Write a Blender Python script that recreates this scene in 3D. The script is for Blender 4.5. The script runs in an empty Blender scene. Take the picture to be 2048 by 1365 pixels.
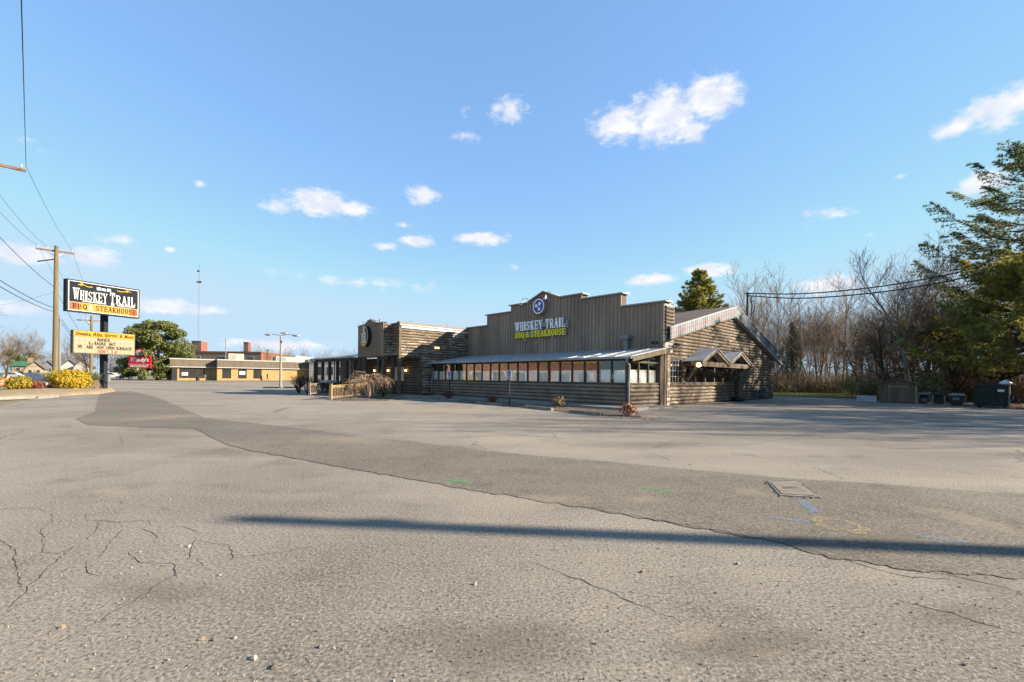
import bpy, bmesh, math, random
from mathutils import Vector, Matrix
R = math.radians
random.seed(7)
scene = bpy.context.scene
col = scene.collection
# ------------------------------------------------------------------ camera
F, CY, ROLL, HC = 910.0, 756.0, R(0.6), 1.45      # photo pixels: focal length, horizon row, roll; eye height in m
cam = bpy.data.objects.new('camera', bpy.data.cameras.new('camera')); col.objects.link(cam)
cam.data.sensor_width = 36; cam.data.lens = 36 * F / 2048
cam.data.shift_y = (CY - 682.5) / 2048
cam.data.clip_end = 6000; cam.data.clip_start = 0.05
cam.matrix_world = Matrix.Translation((0, 0, HC)) @ Matrix.Rotation(R(90), 4, 'X') @ Matrix.Rotation(ROLL, 4, 'Z')
scene.camera = cam
# ------------------------------------------------------------------ light
SUN = Vector((0.995, -0.097, math.tan(R(24)))).normalized()
sl = bpy.data.lights.new('sun', 'SUN'); sl.energy = 4.9; sl.angle = R(0.53); sl.color = (1.0, 0.86, 0.68)
so = bpy.data.objects.new('sun', sl); col.objects.link(so)
so.rotation_euler = (-SUN).to_track_quat('-Z', 'Y').to_euler(); so.location = (30, -5, 40)
vs = scene.view_settings
vs.view_transform = 'Standard'; vs.look = 'None'; vs.gamma = 1.0; vs.use_curve_mapping = False; vs.exposure = 1.7

def ray(u, v):
    x = (u - 1024) / F; z = (CY - v) / F
    return Vector((x * math.cos(ROLL) - z * math.sin(ROLL), 1.0, z * math.cos(ROLL) + x * math.sin(ROLL)))
CAMP = Vector((0, 0, HC))
def G(u, v, h=0.0):                                   # pixel to a point on level ground
    d = ray(u, v); return CAMP + d * ((h - HC) / d.z)
def PD(u, v, y): return CAMP + ray(u, v) * y          # pixel to a point at a known distance

# ------------------------------------------------------------------ sky
w = bpy.data.worlds.new('World'); scene.world = w; w.use_nodes = True
nt = w.node_tree; nt.nodes.clear(); N = nt.nodes; LK = nt.links.new
def nd(t, **k):
    n = N.new(t)
    for a, b in k.items(): setattr(n, a, b)
    return n
def wmath(op, a, b=None, c=None, clamp=False):
    n = nd('ShaderNodeMath', operation=op, use_clamp=clamp)
    for i, x in enumerate((a, b, c)):
        if x is None: continue
        if isinstance(x, (int, float)): n.inputs[i].default_value = x
        else: LK(x, n.inputs[i])
    return n.outputs[0]
sky = nd('ShaderNodeTexSky', sky_type='NISHITA'); sky.sun_disc = False
sky.sun_elevation = R(24); sky.sun_rotation = math.atan2(SUN.x, SUN.y); sky.altitude = 200
sky.air_density = 1.0; sky.dust_density = 0.0; sky.ozone_density = 3.0
tc = nd('ShaderNodeTexCoord'); sx = nd('ShaderNodeSeparateXYZ'); LK(tc.outputs['Generated'], sx.inputs[0])
az = wmath('WRAP', wmath('ARCTAN2', sx.outputs[0], sx.outputs[1]), R(60), R(-60))
el = wmath('ARCSINE', sx.outputs[2])
cx = nd('ShaderNodeCombineXYZ'); LK(az, cx.inputs[0]); LK(el, cx.inputs[1])
CL = [(1238,250,75,38,1),(1330,232,100,58,1),(1420,196,85,46,1),(1380,262,60,30,.8),(1020,222,52,30,.75),(925,223,36,13,.45),(928,273,38,16,.6),
 (2000,216,100,42,1),(1915,254,70,24,.9),(2060,195,60,36,1),(640,406,95,32,1),(705,420,50,20,1),(552,414,45,18,.8),(845,392,46,24,.9),(836,483,46,16,.9),
 (770,493,34,11,.9),(965,479,70,17,1),(808,452,26,9,.6),(400,368,20,10,.8),(340,499,16,8,.8),(232,480,50,20,.7),(190,515,75,24,1),(45,510,110,26,1),
 (40,618,80,20,1),(340,614,120,22,1),(420,620,50,12,.8),(560,690,150,16,.9),(1300,560,70,15,1),(1420,541,65,18,1),(1660,571,95,24,1),(1660,428,105,26,.5),
 (1965,368,75,34,.9),(1800,353,20,9,.6),(70,182,26,18,.35),(60,278,120,38,.28),(720,566,300,20,.5),(640,552,160,10,.4),(1033,536,30,10,.5),(1740,470,20,8,.5),(1330,480,40,6,.2)]
tot = None
for (u, v, ru, rv, op) in CL:
    d = ray(u, v); a = math.atan2(d.x, d.y); e = math.atan2(d.z, math.hypot(d.x, d.y))
    sc = 1 / F * math.cos(a) ** 2 ; se = 1 / F * math.cos(a)
    vm = nd('ShaderNodeVectorMath', operation='MULTIPLY_ADD'); LK(cx.outputs[0], vm.inputs[0])
    k1, k2 = 1 / (ru * 1.22 * sc), 1 / (rv * 1.22 * se)
    vm.inputs[1].default_value = (k1, k2, 0); vm.inputs[2].default_value = (-a * k1, -e * k2, 0)
    ln = nd('ShaderNodeVectorMath', operation='LENGTH'); LK(vm.outputs[0], ln.inputs[0])
    m = wmath('MULTIPLY', wmath('SUBTRACT', 1.0, ln.outputs['Value'], clamp=True), op)
    tot = m if tot is None else wmath('SMOOTH_MAX', tot, m, 0.05)
nz = nd('ShaderNodeTexNoise'); nz.inputs['Scale'].default_value = 30; nz.inputs['Detail'].default_value = 9; nz.inputs['Roughness'].default_value = 0.62
mp = nd('ShaderNodeMapping'); LK(cx.outputs[0], mp.inputs[0]); mp.inputs['Scale'].default_value = (1, 1.7, 1); LK(mp.outputs[0], nz.inputs['Vector'])
dens = wmath('SUBTRACT', wmath('MULTIPLY', tot, 1.75), wmath('MULTIPLY', wmath('SUBTRACT', 0.68, nz.outputs['Fac']), 2.1))
mr = nd('ShaderNodeMapRange', interpolation_type='SMOOTHSTEP'); LK(dens, mr.inputs[0]); mr.inputs[1].default_value = 0.0; mr.inputs[2].default_value = 0.95
cov = wmath('MULTIPLY', mr.outputs[0], wmath('MULTIPLY', tot, 5.0, clamp=True))
n2 = nd('ShaderNodeTexNoise'); n2.inputs['Scale'].default_value = 22; n2.inputs['Detail'].default_value = 5; LK(mp.outputs[0], n2.inputs['Vector'])
r2 = nd('ShaderNodeMapRange'); LK(n2.outputs['Fac'], r2.inputs[0]); r2.inputs[1].default_value = 0.36; r2.inputs[2].default_value = 0.6
mc = nd('ShaderNodeMix', data_type='RGBA'); LK(r2.outputs[0], mc.inputs[0]); mc.inputs[6].default_value = (4.6, 4.9, 5.7, 1); mc.inputs[7].default_value = (5.9, 5.9, 6.0, 1)
gm = nd('ShaderNodeGamma'); LK(sky.outputs[0], gm.inputs[0]); gm.inputs[1].default_value = 0.5
hs = nd('ShaderNodeHueSaturation'); LK(gm.outputs[0], hs.inputs['Color']); hs.inputs['Saturation'].default_value = 1.4; hs.inputs['Value'].default_value = 2.6
tn = nd('ShaderNodeMix', data_type='RGBA', blend_type='MULTIPLY'); tn.inputs[0].default_value = 1; LK(hs.outputs[0], tn.inputs[6]); tn.inputs[7].default_value = (.975, 1.06, 1.21, 1)
cl_ = nd('ShaderNodeMix', data_type='RGBA', blend_type='DARKEN'); cl_.inputs[0].default_value = 1; LK(tn.outputs[2], cl_.inputs[6]); cl_.inputs[7].default_value = (3.3, 4.55, 5.65, 1)
mx = nd('ShaderNodeMix', data_type='RGBA'); LK(cov, mx.inputs[0]); LK(cl_.outputs[2], mx.inputs[6]); LK(mc.outputs[2], mx.inputs[7])
bg = nd('ShaderNodeBackground'); bg.inputs[1].default_value = 0.0525; LK(mx.outputs[2], bg.inputs[0])
LK(bg.outputs[0], nd('ShaderNodeOutputWorld').inputs[0])
w.cycles.sampling_method = 'MANUAL'; w.cycles.sample_map_resolution = 256
cy = scene.cycles; cy.max_bounces = 6; cy.diffuse_bounces = 3; cy.glossy_bounces = 3; cy.transparent_max_bounces = 12; cy.use_denoising = True

# ------------------------------------------------------------------ helpers: materials
MATS = {}
class NT:
    def __init__(s, name):
        s.m = bpy.data.materials.new(name); s.m.use_nodes = True; s.t = s.m.node_tree; s.b = s.t.nodes['Principled BSDF']; s.L = s.t.links.new
        s.co = s.n('ShaderNodeTexCoord').outputs['Object']
    def n(s, t, **k):
        x = s.t.nodes.new(t)
        for a, b in k.items(): setattr(x, a, b)
        return x
    def mp(s, sc):
        x = s.n('ShaderNodeMapping'); x.inputs['Scale'].default_value = sc; s.L(s.co, x.inputs[0]); return x.outputs[0]
    def noise(s, scale, detail=4, rough=.55, vec=None, dist=0):
        x = s.n('ShaderNodeTexNoise'); x.inputs['Scale'].default_value = scale; x.inputs['Detail'].default_value = detail; x.inputs['Roughness'].default_value = rough
        x.inputs['Distortion'].default_value = dist; s.L(vec or s.co, x.inputs['Vector']); return x.outputs['Fac']
    def rng(s, f, a, b, c=0.0, d=1.0):
        x = s.n('ShaderNodeMapRange', interpolation_type='SMOOTHSTEP'); s.L(f, x.inputs[0])
        for i, v in enumerate((a, b, c, d)): x.inputs[i + 1].default_value = v
        return x.outputs[0]
    def mth(s, op, a, b=0.0, clamp=False):
        x = s.n('ShaderNodeMath', operation=op, use_clamp=clamp)
        for i, v in enumerate((a, b)):
            if isinstance(v, (int, float)): x.inputs[i].default_value = v
            else: s.L(v, x.inputs[i])
        return x.outputs[0]
    def mix(s, f, a, b, mode='MIX'):
        x = s.n('ShaderNodeMix', data_type='RGBA', blend_type=mode)
        for i, v in ((0, f), (6, a), (7, b)):
            if isinstance(v, (int, float)): x.inputs[i].default_value = v
            elif isinstance(v, tuple): x.inputs[i].default_value = (*v[:3], 1)
            else: s.L(v, x.inputs[i])
        return x.outputs[2]
    def bump(s, f, strength=.3, dist=.02):
        x = s.n('ShaderNodeBump'); x.inputs['Strength'].default_value = strength; x.inputs['Distance'].default_value = dist; s.L(f, x.inputs['Height']); s.L(x.outputs[0], s.b.inputs['Normal'])
    def col(s, c):
        if isinstance(c, tuple): s.b.inputs['Base Color'].default_value = (*c[:3], 1)
        else: s.L(c, s.b.inputs['Base Color'])
    def set(s, **k):
        for a, v in k.items(): s.b.inputs[a.replace('_', ' ')].default_value = v
        return s
def mat(name, c, var=.25, scale=6, rough=.7, metal=0, bump=0, bscale=None, emit=None, stretch=(1, 1, 1), trans=0):
    if name in MATS: return MATS[name]
    t = NT(name); v = t.mp(stretch)
    f = t.noise(scale, 5, .6, v)
    f2 = t.noise(scale * 7.3, 3, .6, v)
    a = tuple(x * (1 - var) for x in c); b = tuple(min(1, x * (1 + var)) for x in c)
    cc = t.mix(t.rng(f, .3, .7), a, b)
    t.col(t.mix(t.mth('MULTIPLY', t.rng(f2, .35, .75), .5 * var), cc, tuple(x * .35 for x in c)))
    t.set(Roughness=rough, Metallic=metal)
    t.b.inputs['Specular IOR Level'].default_value = .5 if rough < .35 or metal else .2
    if bump: t.bump(t.noise(bscale or scale * 4, 4), bump, .02)
    if emit: t.b.inputs['Emission Color'].default_value = (*c, 1); t.b.inputs['Emission Strength'].default_value = emit
    MATS[name] = t.m; return t.m
def leafmat(name, a, b, scale=3.0, trans=.25):
    if name in MATS: return MATS[name]
    t = NT(name); oi = t.n('ShaderNodeObjectInfo').outputs['Random']
    f = t.rng(t.noise(scale, 3), .35, .65)
    t.col(t.mix(f, a, b)); t.set(Roughness=.55)
    tr = t.n('ShaderNodeBsdfTranslucent'); t.L(t.mix(f, a, b), tr.inputs[0])
    ms = t.n('ShaderNodeMixShader'); ms.inputs[0].default_value = trans
    t.L(t.b.outputs[0], ms.inputs[1]); t.L(tr.outputs[0], ms.inputs[2]); t.L(ms.outputs[0], t.t.nodes['Material Output'].inputs[0])
    MATS[name] = t.m; return t.m
def glassmat(name, tint, refl_ior=1.7):
    t = NT(name); gl = t.n('ShaderNodeBsdfGlossy'); gl.inputs['Roughness'].default_value = .015; gl.inputs['Color'].default_value = (.95, .95, .95, 1)
    nn = t.n('ShaderNodeBump'); nn.inputs['Strength'].default_value = .06; nn.inputs['Distance'].default_value = .02; t.L(t.noise(1.3, 2), nn.inputs['Height']); t.L(nn.outputs[0], gl.inputs['Normal'])
    tp = t.n('ShaderNodeBsdfTransparent'); tp.inputs[0].default_value = (*tint, 1)
    fr = t.n('ShaderNodeLayerWeight'); ff_ = t.mth('ADD', t.mth('MULTIPLY', t.mth('POWER', fr.outputs['Facing'], 2.2), 1.1), refl_ior - 1.36, True)
    ms = t.n('ShaderNodeMixShader'); t.L(ff_, ms.inputs[0]); t.L(tp.outputs[0], ms.inputs[1]); t.L(gl.outputs[0], ms.inputs[2])
    t.L(ms.outputs[0], t.t.nodes['Material Output'].inputs[0]); return t.m

# ------------------------------------------------------------------ helpers: meshes
class MB:
    def __init__(s): s.v = []; s.f = []; s.mi = []
    def add(s, vs, fs, m=0):
        o = len(s.v); s.v += [tuple(x) for x in vs]; s.f += [tuple(i + o for i in q) for q in fs]; s.mi += [m] * len(fs); return s
    def box(s, a, b, m=0):
        (x0, y0, z0), (x1, y1, z1) = [tuple(map(min, a, b)), tuple(map(max, a, b))]
        return s.add([(x0,y0,z0),(x1,y0,z0),(x1,y1,z0),(x0,y1,z0),(x0,y0,z1),(x1,y0,z1),(x1,y1,z1),(x0,y1,z1)],
              [(0,3,2,1),(4,5,6,7),(0,1,5,4),(1,2,6,5),(2,3,7,6),(3,0,4,7)], m)
    def bar(s, p, q, w, h=None, m=0, up=(0, 0, 1)):
        p = Vector(p); q = Vector(q); d = (q - p).normalized(); u = Vector(up)
        if abs(d.dot(u)) > .98: u = Vector((1, 0, 0))
        x = d.cross(u).normalized(); y = x.cross(d).normalized(); x *= w / 2; y *= (h or w) / 2
        vs = [c + a * x + b * y for c in (p, q) for a, b in ((-1,-1),(1,-1),(1,1),(-1,1))]
        return s.add(vs, [(3,2,1,0),(4,5,6,7),(0,1,5,4),(1,2,6,5),(2,3,7,6),(3,0,4,7)], m)
    def tube(s, pts, r, n=6, m=0, cap=True):
        pts = [Vector(p) for p in pts]; rs = r if isinstance(r, (list, tuple)) else [r] * len(pts)
        o = len(s.v); prev = None
        for i, p in enumerate(pts):
            d = (pts[min(i + 1, len(pts) - 1)] - pts[max(i - 1, 0)])
            d = d.normalized() if d.length > 1e-9 else Vector((0, 0, 1))
            if prev is None:
                x = d.cross(Vector((.31, .17, .93))); x = x.normalized() if x.length > .05 else d.cross(Vector((1, 0, 0))).normalized()
            else:
                x = (prev - d * prev.dot(d)); x = x.normalized() if x.length > 1e-6 else d.orthogonal().normalized()
            prev = x; y = d.cross(x)
            for k in range(n):
                a = 2 * math.pi * k / n; s.v.append(tuple(p + (x * math.cos(a) + y * math.sin(a)) * rs[i]))
        for i in range(len(pts) - 1):
            for k in range(n):
                a = o + i * n + k; b = o + i * n + (k + 1) % n
                s.f.append((a, b, b + n, a + n)); s.mi.append(m)
        if cap and n > 2:
            s.f.append(tuple(o + k for k in reversed(range(n)))); s.mi.append(m)
            e = o + (len(pts) - 1) * n; s.f.append(tuple(e + k for k in range(n))); s.mi.append(m)
        return s
    def lathe(s, c, prof, n=12, m=0, sx=1, sy=1):
        o = len(s.v); c = Vector(c)
        for (r, z) in prof:
            for k in range(n):
                a = 2 * math.pi * k / n; s.v.append((c.x + r * sx * math.cos(a), c.y + r * sy * math.sin(a), c.z + z))
        for i in range(len(prof) - 1):
            for k in range(n):
                a = o + i * n + k; b = o + i * n + (k + 1) % n
                s.f.append((a, b, b + n, a + n)); s.mi.append(m)
        s.f.append(tuple(o + k for k in reversed(range(n)))); s.mi.append(m)
        e = o + (len(prof) - 1) * n; s.f.append(tuple(e + k for k in range(n))); s.mi.append(m)
        return s
    def prism(s, poly, off, m=0):
        poly = [Vector(p) for p in poly]; off = Vector(off); n = len(poly)
        nrm = Vector((0, 0, 0))
        for i in range(n): nrm += poly[i].cross(poly[(i + 1) % n])
        if nrm.dot(off) > 0: poly = poly[::-1]
        return s.add(poly + [p + off for p in poly], [tuple(range(n)), tuple(range(2 * n - 1, n - 1, -1))] + [(i, i + n, (i + 1) % n + n, (i + 1) % n) for i in range(n)], m)
    def ob(s, name, mats, parent=None, smooth=False, loc=None):
        me = bpy.data.meshes.new(name); me.from_pydata(s.v, [], s.f)
        for m in (mats if isinstance(mats, (list, tuple)) else [mats]): me.materials.append(m)
        if len(me.materials) > 1: me.polygons.foreach_set('material_index', s.mi)
        if smooth: me.polygons.foreach_set('use_smooth', [True] * len(s.f))
        me.update()
        return link(name, me, parent, loc)
def link(name, me, parent=None, loc=None):
    o = bpy.data.objects.new(name, me); col.objects.link(o)
    if parent is not None: o.parent = parent
    if loc is not None: o.location = loc
    return o
def tag(o, label=None, cat=None, group=None, kind=None):
    if label: o['label'] = label
    if cat: o['category'] = cat
    if group: o['group'] = group
    if kind: o['kind'] = kind
    return o
def empty(name, loc=(0, 0, 0), rz=0, label=None, cat=None, group=None):
    o = bpy.data.objects.new(name, None); col.objects.link(o); o.location = loc; o.rotation_euler = (0, 0, rz); o.empty_display_size = .3
    return tag(o, label, cat, group)
def copy_tree(o, parent=None):
    c = o.copy(); col.objects.link(c); c.parent = parent
    for ch in [x for x in KIDS.get(o.name, [])]: copy_tree(ch, c)
    return c
KIDS = {}
def remember(root):
    KIDS[root.name] = list(root.children)
    for c in root.children: KIDS[c.name] = list(c.children)
def smoothstep(a, b, x):
    t = max(0, min(1, (x - a) / (b - a))); return t * t * (3 - 2 * t)
def qline(x, y): return -.775 * (x + 40.2) - .632 * (y - 40)      # distance beyond the line of utility poles, towards the road
def hgt(x, y): return .2 * smoothstep(60, 105, y) + 1.3 * smoothstep(118, 175, y) - .35 * smoothstep(1.5, 6, qline(x, y))
def sheet(name, poly, m, off=0.0, step=4.0, parent=None, kind='structure', hf=hgt):
    bm = bmesh.new(); vs = [bm.verts.new((x, y, 0)) for x, y in poly]; bm.faces.new(vs)
    xs = [p[0] for p in poly]; ys = [p[1] for p in poly]
    def cuts(a, b):
        r = []; x = a
        while x < b:
            r.append(x); d = abs(x); x += step if d < 130 else step * 3 if d < 300 else 120
        return r[1:]
    if step:
        for x in cuts(min(xs), max(xs)): bmesh.ops.bisect_plane(bm, geom=bm.verts[:] + bm.edges[:] + bm.faces[:], plane_co=(x, 0, 0), plane_no=(1, 0, 0))
        for y in cuts(min(ys), max(ys)): bmesh.ops.bisect_plane(bm, geom=bm.verts[:] + bm.edges[:] + bm.faces[:], plane_co=(0, y, 0), plane_no=(0, 1, 0))
    bmesh.ops.triangulate(bm, faces=bm.faces[:])
    for v in bm.verts: v.co.z = hf(v.co.x, v.co.y) + off
    bmesh.ops.recalc_face_normals(bm, faces=bm.faces[:])
    if sum(f.normal.z for f in bm.faces) < 0: bmesh.ops.reverse_faces(bm, faces=bm.faces[:])
    me = bpy.data.meshes.new(name); bm.to_mesh(me); bm.free(); me.materials.append(m)
    o = link(name, me, parent)
    if kind and parent is None: o['kind'] = kind
    return o
def text(s, m, parent, org, xd, up, width, height, depth=.02, name='lettering', bold=0.0, shear=0.0, spacing=1.0):
    cu = bpy.data.curves.new('lettering', 'FONT'); cu.body = s; cu.extrude = .05; cu.offset = bold; cu.shear = shear; cu.space_character = spacing; cu.resolution_u = 3
    to = bpy.data.objects.new('lettering', cu); col.objects.link(to)
    bpy.context.view_layer.update()
    me = bpy.data.meshes.new_from_object(to); bpy.data.objects.remove(to)
    x0 = min(v.co.x for v in me.vertices); x1 = max(v.co.x for v in me.vertices); y0 = min(v.co.y for v in me.vertices); y1 = max(v.co.y for v in me.vertices)
    xd = Vector(xd).normalized(); up = Vector(up).normalized(); n = xd.cross(up); org = Vector(org)
    for v in me.vertices:
        v.co = org + xd * ((v.co.x - x0) / (x1 - x0) * width) + up * ((v.co.y - y0) / (y1 - y0) * height) + n * ((v.co.z + .05) * 10 * depth)
    me.materials.clear(); me.materials.append(m); me.update(); me.name = name
    return link(name, me, parent)
# slab-serif letters drawn from strokes (unit box)
def _arc(cx, cy, rx, ry, a0, a1, n=9): return [(cx + rx * math.cos(R(a0 + (a1 - a0) * i / n)), cy + ry * math.sin(R(a0 + (a1 - a0) * i / n))) for i in range(n + 1)]
T_, K_ = .11, .2
def _s(*xy): return [([(x - .17, .05 if y < .5 else .95), (x + .17, .05 if y < .5 else .95)], .1) for x, y in xy]
def _l(a, b, c, d, w=K_): return [([(a, b), (c, d)], w)]
GLY = {
 'H': _l(.24,0,.24,1)+_l(.76,0,.76,1)+_l(.24,.5,.76,.5,T_)+_s((.24,0),(.24,1),(.76,0),(.76,1)),
 'I': _l(.5,0,.5,1,.36)+[([(.1,.05),(.9,.05)],.1),([(.1,.95),(.9,.95)],.1)],
 'W': _l(.13,1,.33,0,.2)+_l(.33,0,.5,.95,T_)+_l(.5,.95,.69,0,.2)+_l(.69,0,.88,1,T_)+_s((.14,1),(.87,1))+[([(.4,.95),(.6,.95)],.1)],
 'K': _l(.24,0,.24,1)+_l(.24,.38,.78,1,T_)+_l(.42,.55,.8,0,.22)+_s((.24,0),(.24,1),(.78,0),(.78,1)),
 'E': _l(.24,0,.24,1)+_l(.05,.95,.9,.95,.1)+_l(.05,.05,.9,.05,.1)+_l(.24,.5,.68,.5,.1)+_l(.87,.72,.87,1,.09)+_l(.87,0,.87,.28,.09)+_l(.68,.38,.68,.62,.09),
 'Y': _l(.16,1,.5,.42,.22)+_l(.84,1,.5,.42,T_)+_l(.5,.5,.5,0)+_s((.18,1),(.82,1),(.5,0)),
 'T': _l(.5,0,.5,1)+_l(.05,.94,.95,.94,.12)+_l(.1,.68,.1,1,.1)+_l(.9,.68,.9,1,.1)+_s((.5,0)),
 'R': _l(.24,0,.24,1)+[([(.24,.95)]+_arc(.52,.73,.26,.22,90,-90)+[(.24,.51)],.15)]+_l(.5,.52,.82,0,.2)+_s((.24,0),(.85,0))+[([(.04,.95),(.3,.95)],.1)],
 'A': _l(.18,0,.48,1,T_)+_l(.5,1,.82,0,.22)+_l(.3,.34,.7,.34,.1)+_s((.18,0),(.82,0)),
 'L': _l(.26,0,.26,1)+_l(.06,.05,.92,.05,.1)+_l(.88,0,.88,.35,.1)+_s((.26,1)),
 'B': _l(.24,0,.24,1)+[([(.06,.95)]+_arc(.52,.74,.26,.21,90,-90)+[(.24,.53)],.15),([(.24,.5)]+_arc(.54,.275,.28,.225,90,-90)+[(.06,.05)],.15)],
 'O': [(_arc(.5,.5,.36,.43,0,360,20),.2)], 'Q': [(_arc(.5,.5,.36,.43,0,360,20),.2)]+_l(.5,.25,.88,-.12,.16),
 'U': [([(.22,1),(.22,.35)]+_arc(.5,.35,.28,.29,180,360)+[(.78,.35),(.78,1)],.2)]+_s((.22,1),(.78,1)),
 'S': [(_arc(.5,.73,.3,.21,20,270)+_arc(.5,.27,.3,.21,90,-160),.19)]+_l(.85,.7,.85,.98,.09)+_l(.15,.02,.15,.3,.09),
 '&': [([(.9,.0),(.3,.72)]+_arc(.42,.8,.17,.15,200,-20)+[(.56,.7),(.3,.45)]+_arc(.4,.24,.28,.2,140,330)+[(.8,.5)],.13)],
}
def glyphs(s, mats, parent, org, xd, up, width, height, depth, gap=.1, space=.5, heights=None, name='letter', wfac=None):
    xd = Vector(xd).normalized(); up = Vector(up).normalized(); n = xd.cross(up); org = Vector(org)
    wf = {'I': .55, 'W': 1.35, ' ': space, 'L': .9}
    ws = [wf.get(c, 1.0) for c in s]; unit = width / (sum(ws) + gap * (len(s) - 1)); x = 0.0; out = []
    for i, c in enumerate(s):
        cw = ws[i] * unit
        if c != ' ':
            hh = height * (heights[i] if heights else 1); b = MB()
            for j, (pl, wd) in enumerate(GLY[c]):
                P = [Vector((px * cw, py * hh)) for px, py in pl]; hw = wd * unit / 2 * (1 if wd > .11 else 1.0)
                if len(P) == 2 and abs(P[0].y - P[1].y) < 1e-6: hw = wd * hh / 2
                Lf, Rt = [], []; closed = (P[0] - P[-1]).length < 1e-4
                for k, p in enumerate(P):
                    a = P[k - 1] if k else (P[-2] if closed else p); d_ = P[k + 1] if k < len(P) - 1 else (P[1] if closed else p)
                    t = d_ - a; t = t.normalized() if t.length > 1e-9 else Vector((1, 0)); nn = Vector((-t.y, t.x)) * hw
                    Lf.append(p + nn); Rt.append(p - nn)
                z = depth + j * .0007
                f3 = lambda q, zz: org + xd * (x + q.x) + up * q.y + n * zz
                for k in range(len(P) - 1):
                    q = [Lf[k], Rt[k], Rt[k + 1], Lf[k + 1]]
                    b.add([f3(e, z) for e in q] + [f3(e, 0) for e in q], [(0,1,2,3),(0,4,5,1),(1,5,6,2),(2,6,7,3),(3,7,4,0)], 0)
            out.append(b.ob(name, mats, parent))
        x += cw + gap * unit
    return out
def ground_at(u, v):
    p = G(u, v)
    for _ in range(6): p = G(u, v, hgt(p.x, p.y))
    return p

# ------------------------------------------------------------------ ground materials
def spots(t, pts):          # irregular stains and painted soft shade, given as (x, y, rx, ry, angle)
    tot = None
    for (x, y, rx, ry, an) in pts:
        m = t.n('ShaderNodeMapping', vector_type='TEXTURE'); m.inputs['Location'].default_value = (x, y, 0); m.inputs['Rotation'].default_value = (0, 0, an); m.inputs['Scale'].default_value = (rx, ry, 1)
        t.L(t.co, m.inputs[0]); l = t.n('ShaderNodeVectorMath', operation='LENGTH')
        fl = t.n('ShaderNodeVectorMath', operation='MULTIPLY'); t.L(m.outputs[0], fl.inputs[0]); fl.inputs[1].default_value = (1, 1, 0); t.L(fl.outputs[0], l.inputs[0])
        k = t.mth('SUBTRACT', 1.0, l.outputs['Value'], True); tot = k if tot is None else t.mth('MAXIMUM', tot, k)
    return tot
def asphalt(name, c, dark, stone, sand, dirt_and_shade, streak=.3, cracks=True):
    t = NT(name)
    wob = t.noise(.9, 4)
    big = t.noise(.13, 5, .62, None, .4); mid = t.noise(1.1, 6, .65)
    st = t.noise(.5, 5, .62, t.mp((.22, 1.7, 1)))
    cc = t.mix(t.rng(big, .34, .6), tuple(x * .70 for x in c), tuple(x * 1.14 for x in c))
    cc = t.mix(t.mth('MULTIPLY', t.rng(st, .45, .72), streak), cc, tuple(x * 1.45 for x in c))
    cc = t.mix(t.mth('MULTIPLY', t.rng(mid, .5, .74), .5), cc, dark)
    ag = t.noise(44, 4, .8); ag2 = t.noise(17, 4, .78)
    cc = t.mix(t.mth('MULTIPLY', t.rng(ag, .52, .62), .8), cc, stone)
    cc = t.mix(t.mth('MULTIPLY', t.rng(ag, .47, .38), .95), cc, dark)
    cc = t.mix(t.mth('MULTIPLY', t.rng(ag2, .57, .66), .6), cc, dark)
    if cracks:
        wv = t.n('ShaderNodeVectorMath', operation='MULTIPLY_ADD'); nn = t.n('ShaderNodeTexNoise'); nn.inputs['Scale'].default_value = 2.5; nn.inputs['Detail'].default_value = 5; t.L(t.co, nn.inputs['Vector'])
        t.L(nn.outputs['Color'], wv.inputs[0]); wv.inputs[1].default_value = (.5, .5, 0); t.L(t.co, wv.inputs[2])
        vo = t.n('ShaderNodeTexVoronoi', feature='DISTANCE_TO_EDGE'); vo.inputs['Scale'].default_value = .33; t.L(wv.outputs[0], vo.inputs['Vector'])
        ck = t.mth('MULTIPLY', t.rng(vo.outputs['Distance'], .006, .001), t.mth('MULTIPLY', t.rng(t.noise(.18, 3), .5, .6), .6)); cc = t.mix(ck, cc, tuple(x * .3 for x in dark))
    if sand:
        sm = t.rng(t.mth('ADD', spots(t, sand), t.mth('MULTIPLY', t.mth('SUBTRACT', t.noise(5, 6, .75), .52), 1.8)), .1, .9); cc = t.mix(t.mth('MULTIPLY', sm, .32), cc, (.30, .24, .165))
    if dirt_and_shade:
        sm = t.rng(t.mth('ADD', spots(t, dirt_and_shade), t.mth('MULTIPLY', t.mth('SUBTRACT', t.noise(3, 6, .75), .52), 1.6)), .1, .9); cc = t.mix(t.mth('MULTIPLY', sm, .5), cc, (.085, .07, .053))
    t.col(cc); t.set(Roughness=.9); t.b.inputs['Specular IOR Level'].default_value = .25
    t.bump(t.mth('ADD', t.mth('MULTIPLY', ag, 1.0), t.mth('MULTIPLY', ag2, .5)), .55, .012)
    return t.m
def gs(u, v, ru, rv):
    p = G(u, v); k = p.y / F; q = G(u, v - rv); return (p.x, p.y, ru * k, abs(q.y - p.y), math.atan2(p.x, p.y) * .4)
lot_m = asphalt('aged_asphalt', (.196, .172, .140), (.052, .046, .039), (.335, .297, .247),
    [gs(1070,1003,150,18), gs(1400,1268,90,26), gs(1120,852,160,9), gs(600,870,160,12), gs(1030,882,170,10), gs(1250,1015,120,12), gs(900,820,200,8), gs(1780,1140,160,16), gs(1530,1310,60,16), gs(220,985,80,10)],
    [gs(1960,1160,160,55), gs(1900,1230,190,30), gs(1010,816,60,5), gs(1130,826,50,4), gs(1180,832,50,4), gs(980,806,40,4), gs(980,1290,330,90), gs(300,1180,240,40), gs(1500,1290,300,50), gs(450,905,200,18), gs(1300,890,240,10)], streak=.42)  # second list: stains; its broad foreground patches are soft shadow painted in
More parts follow.
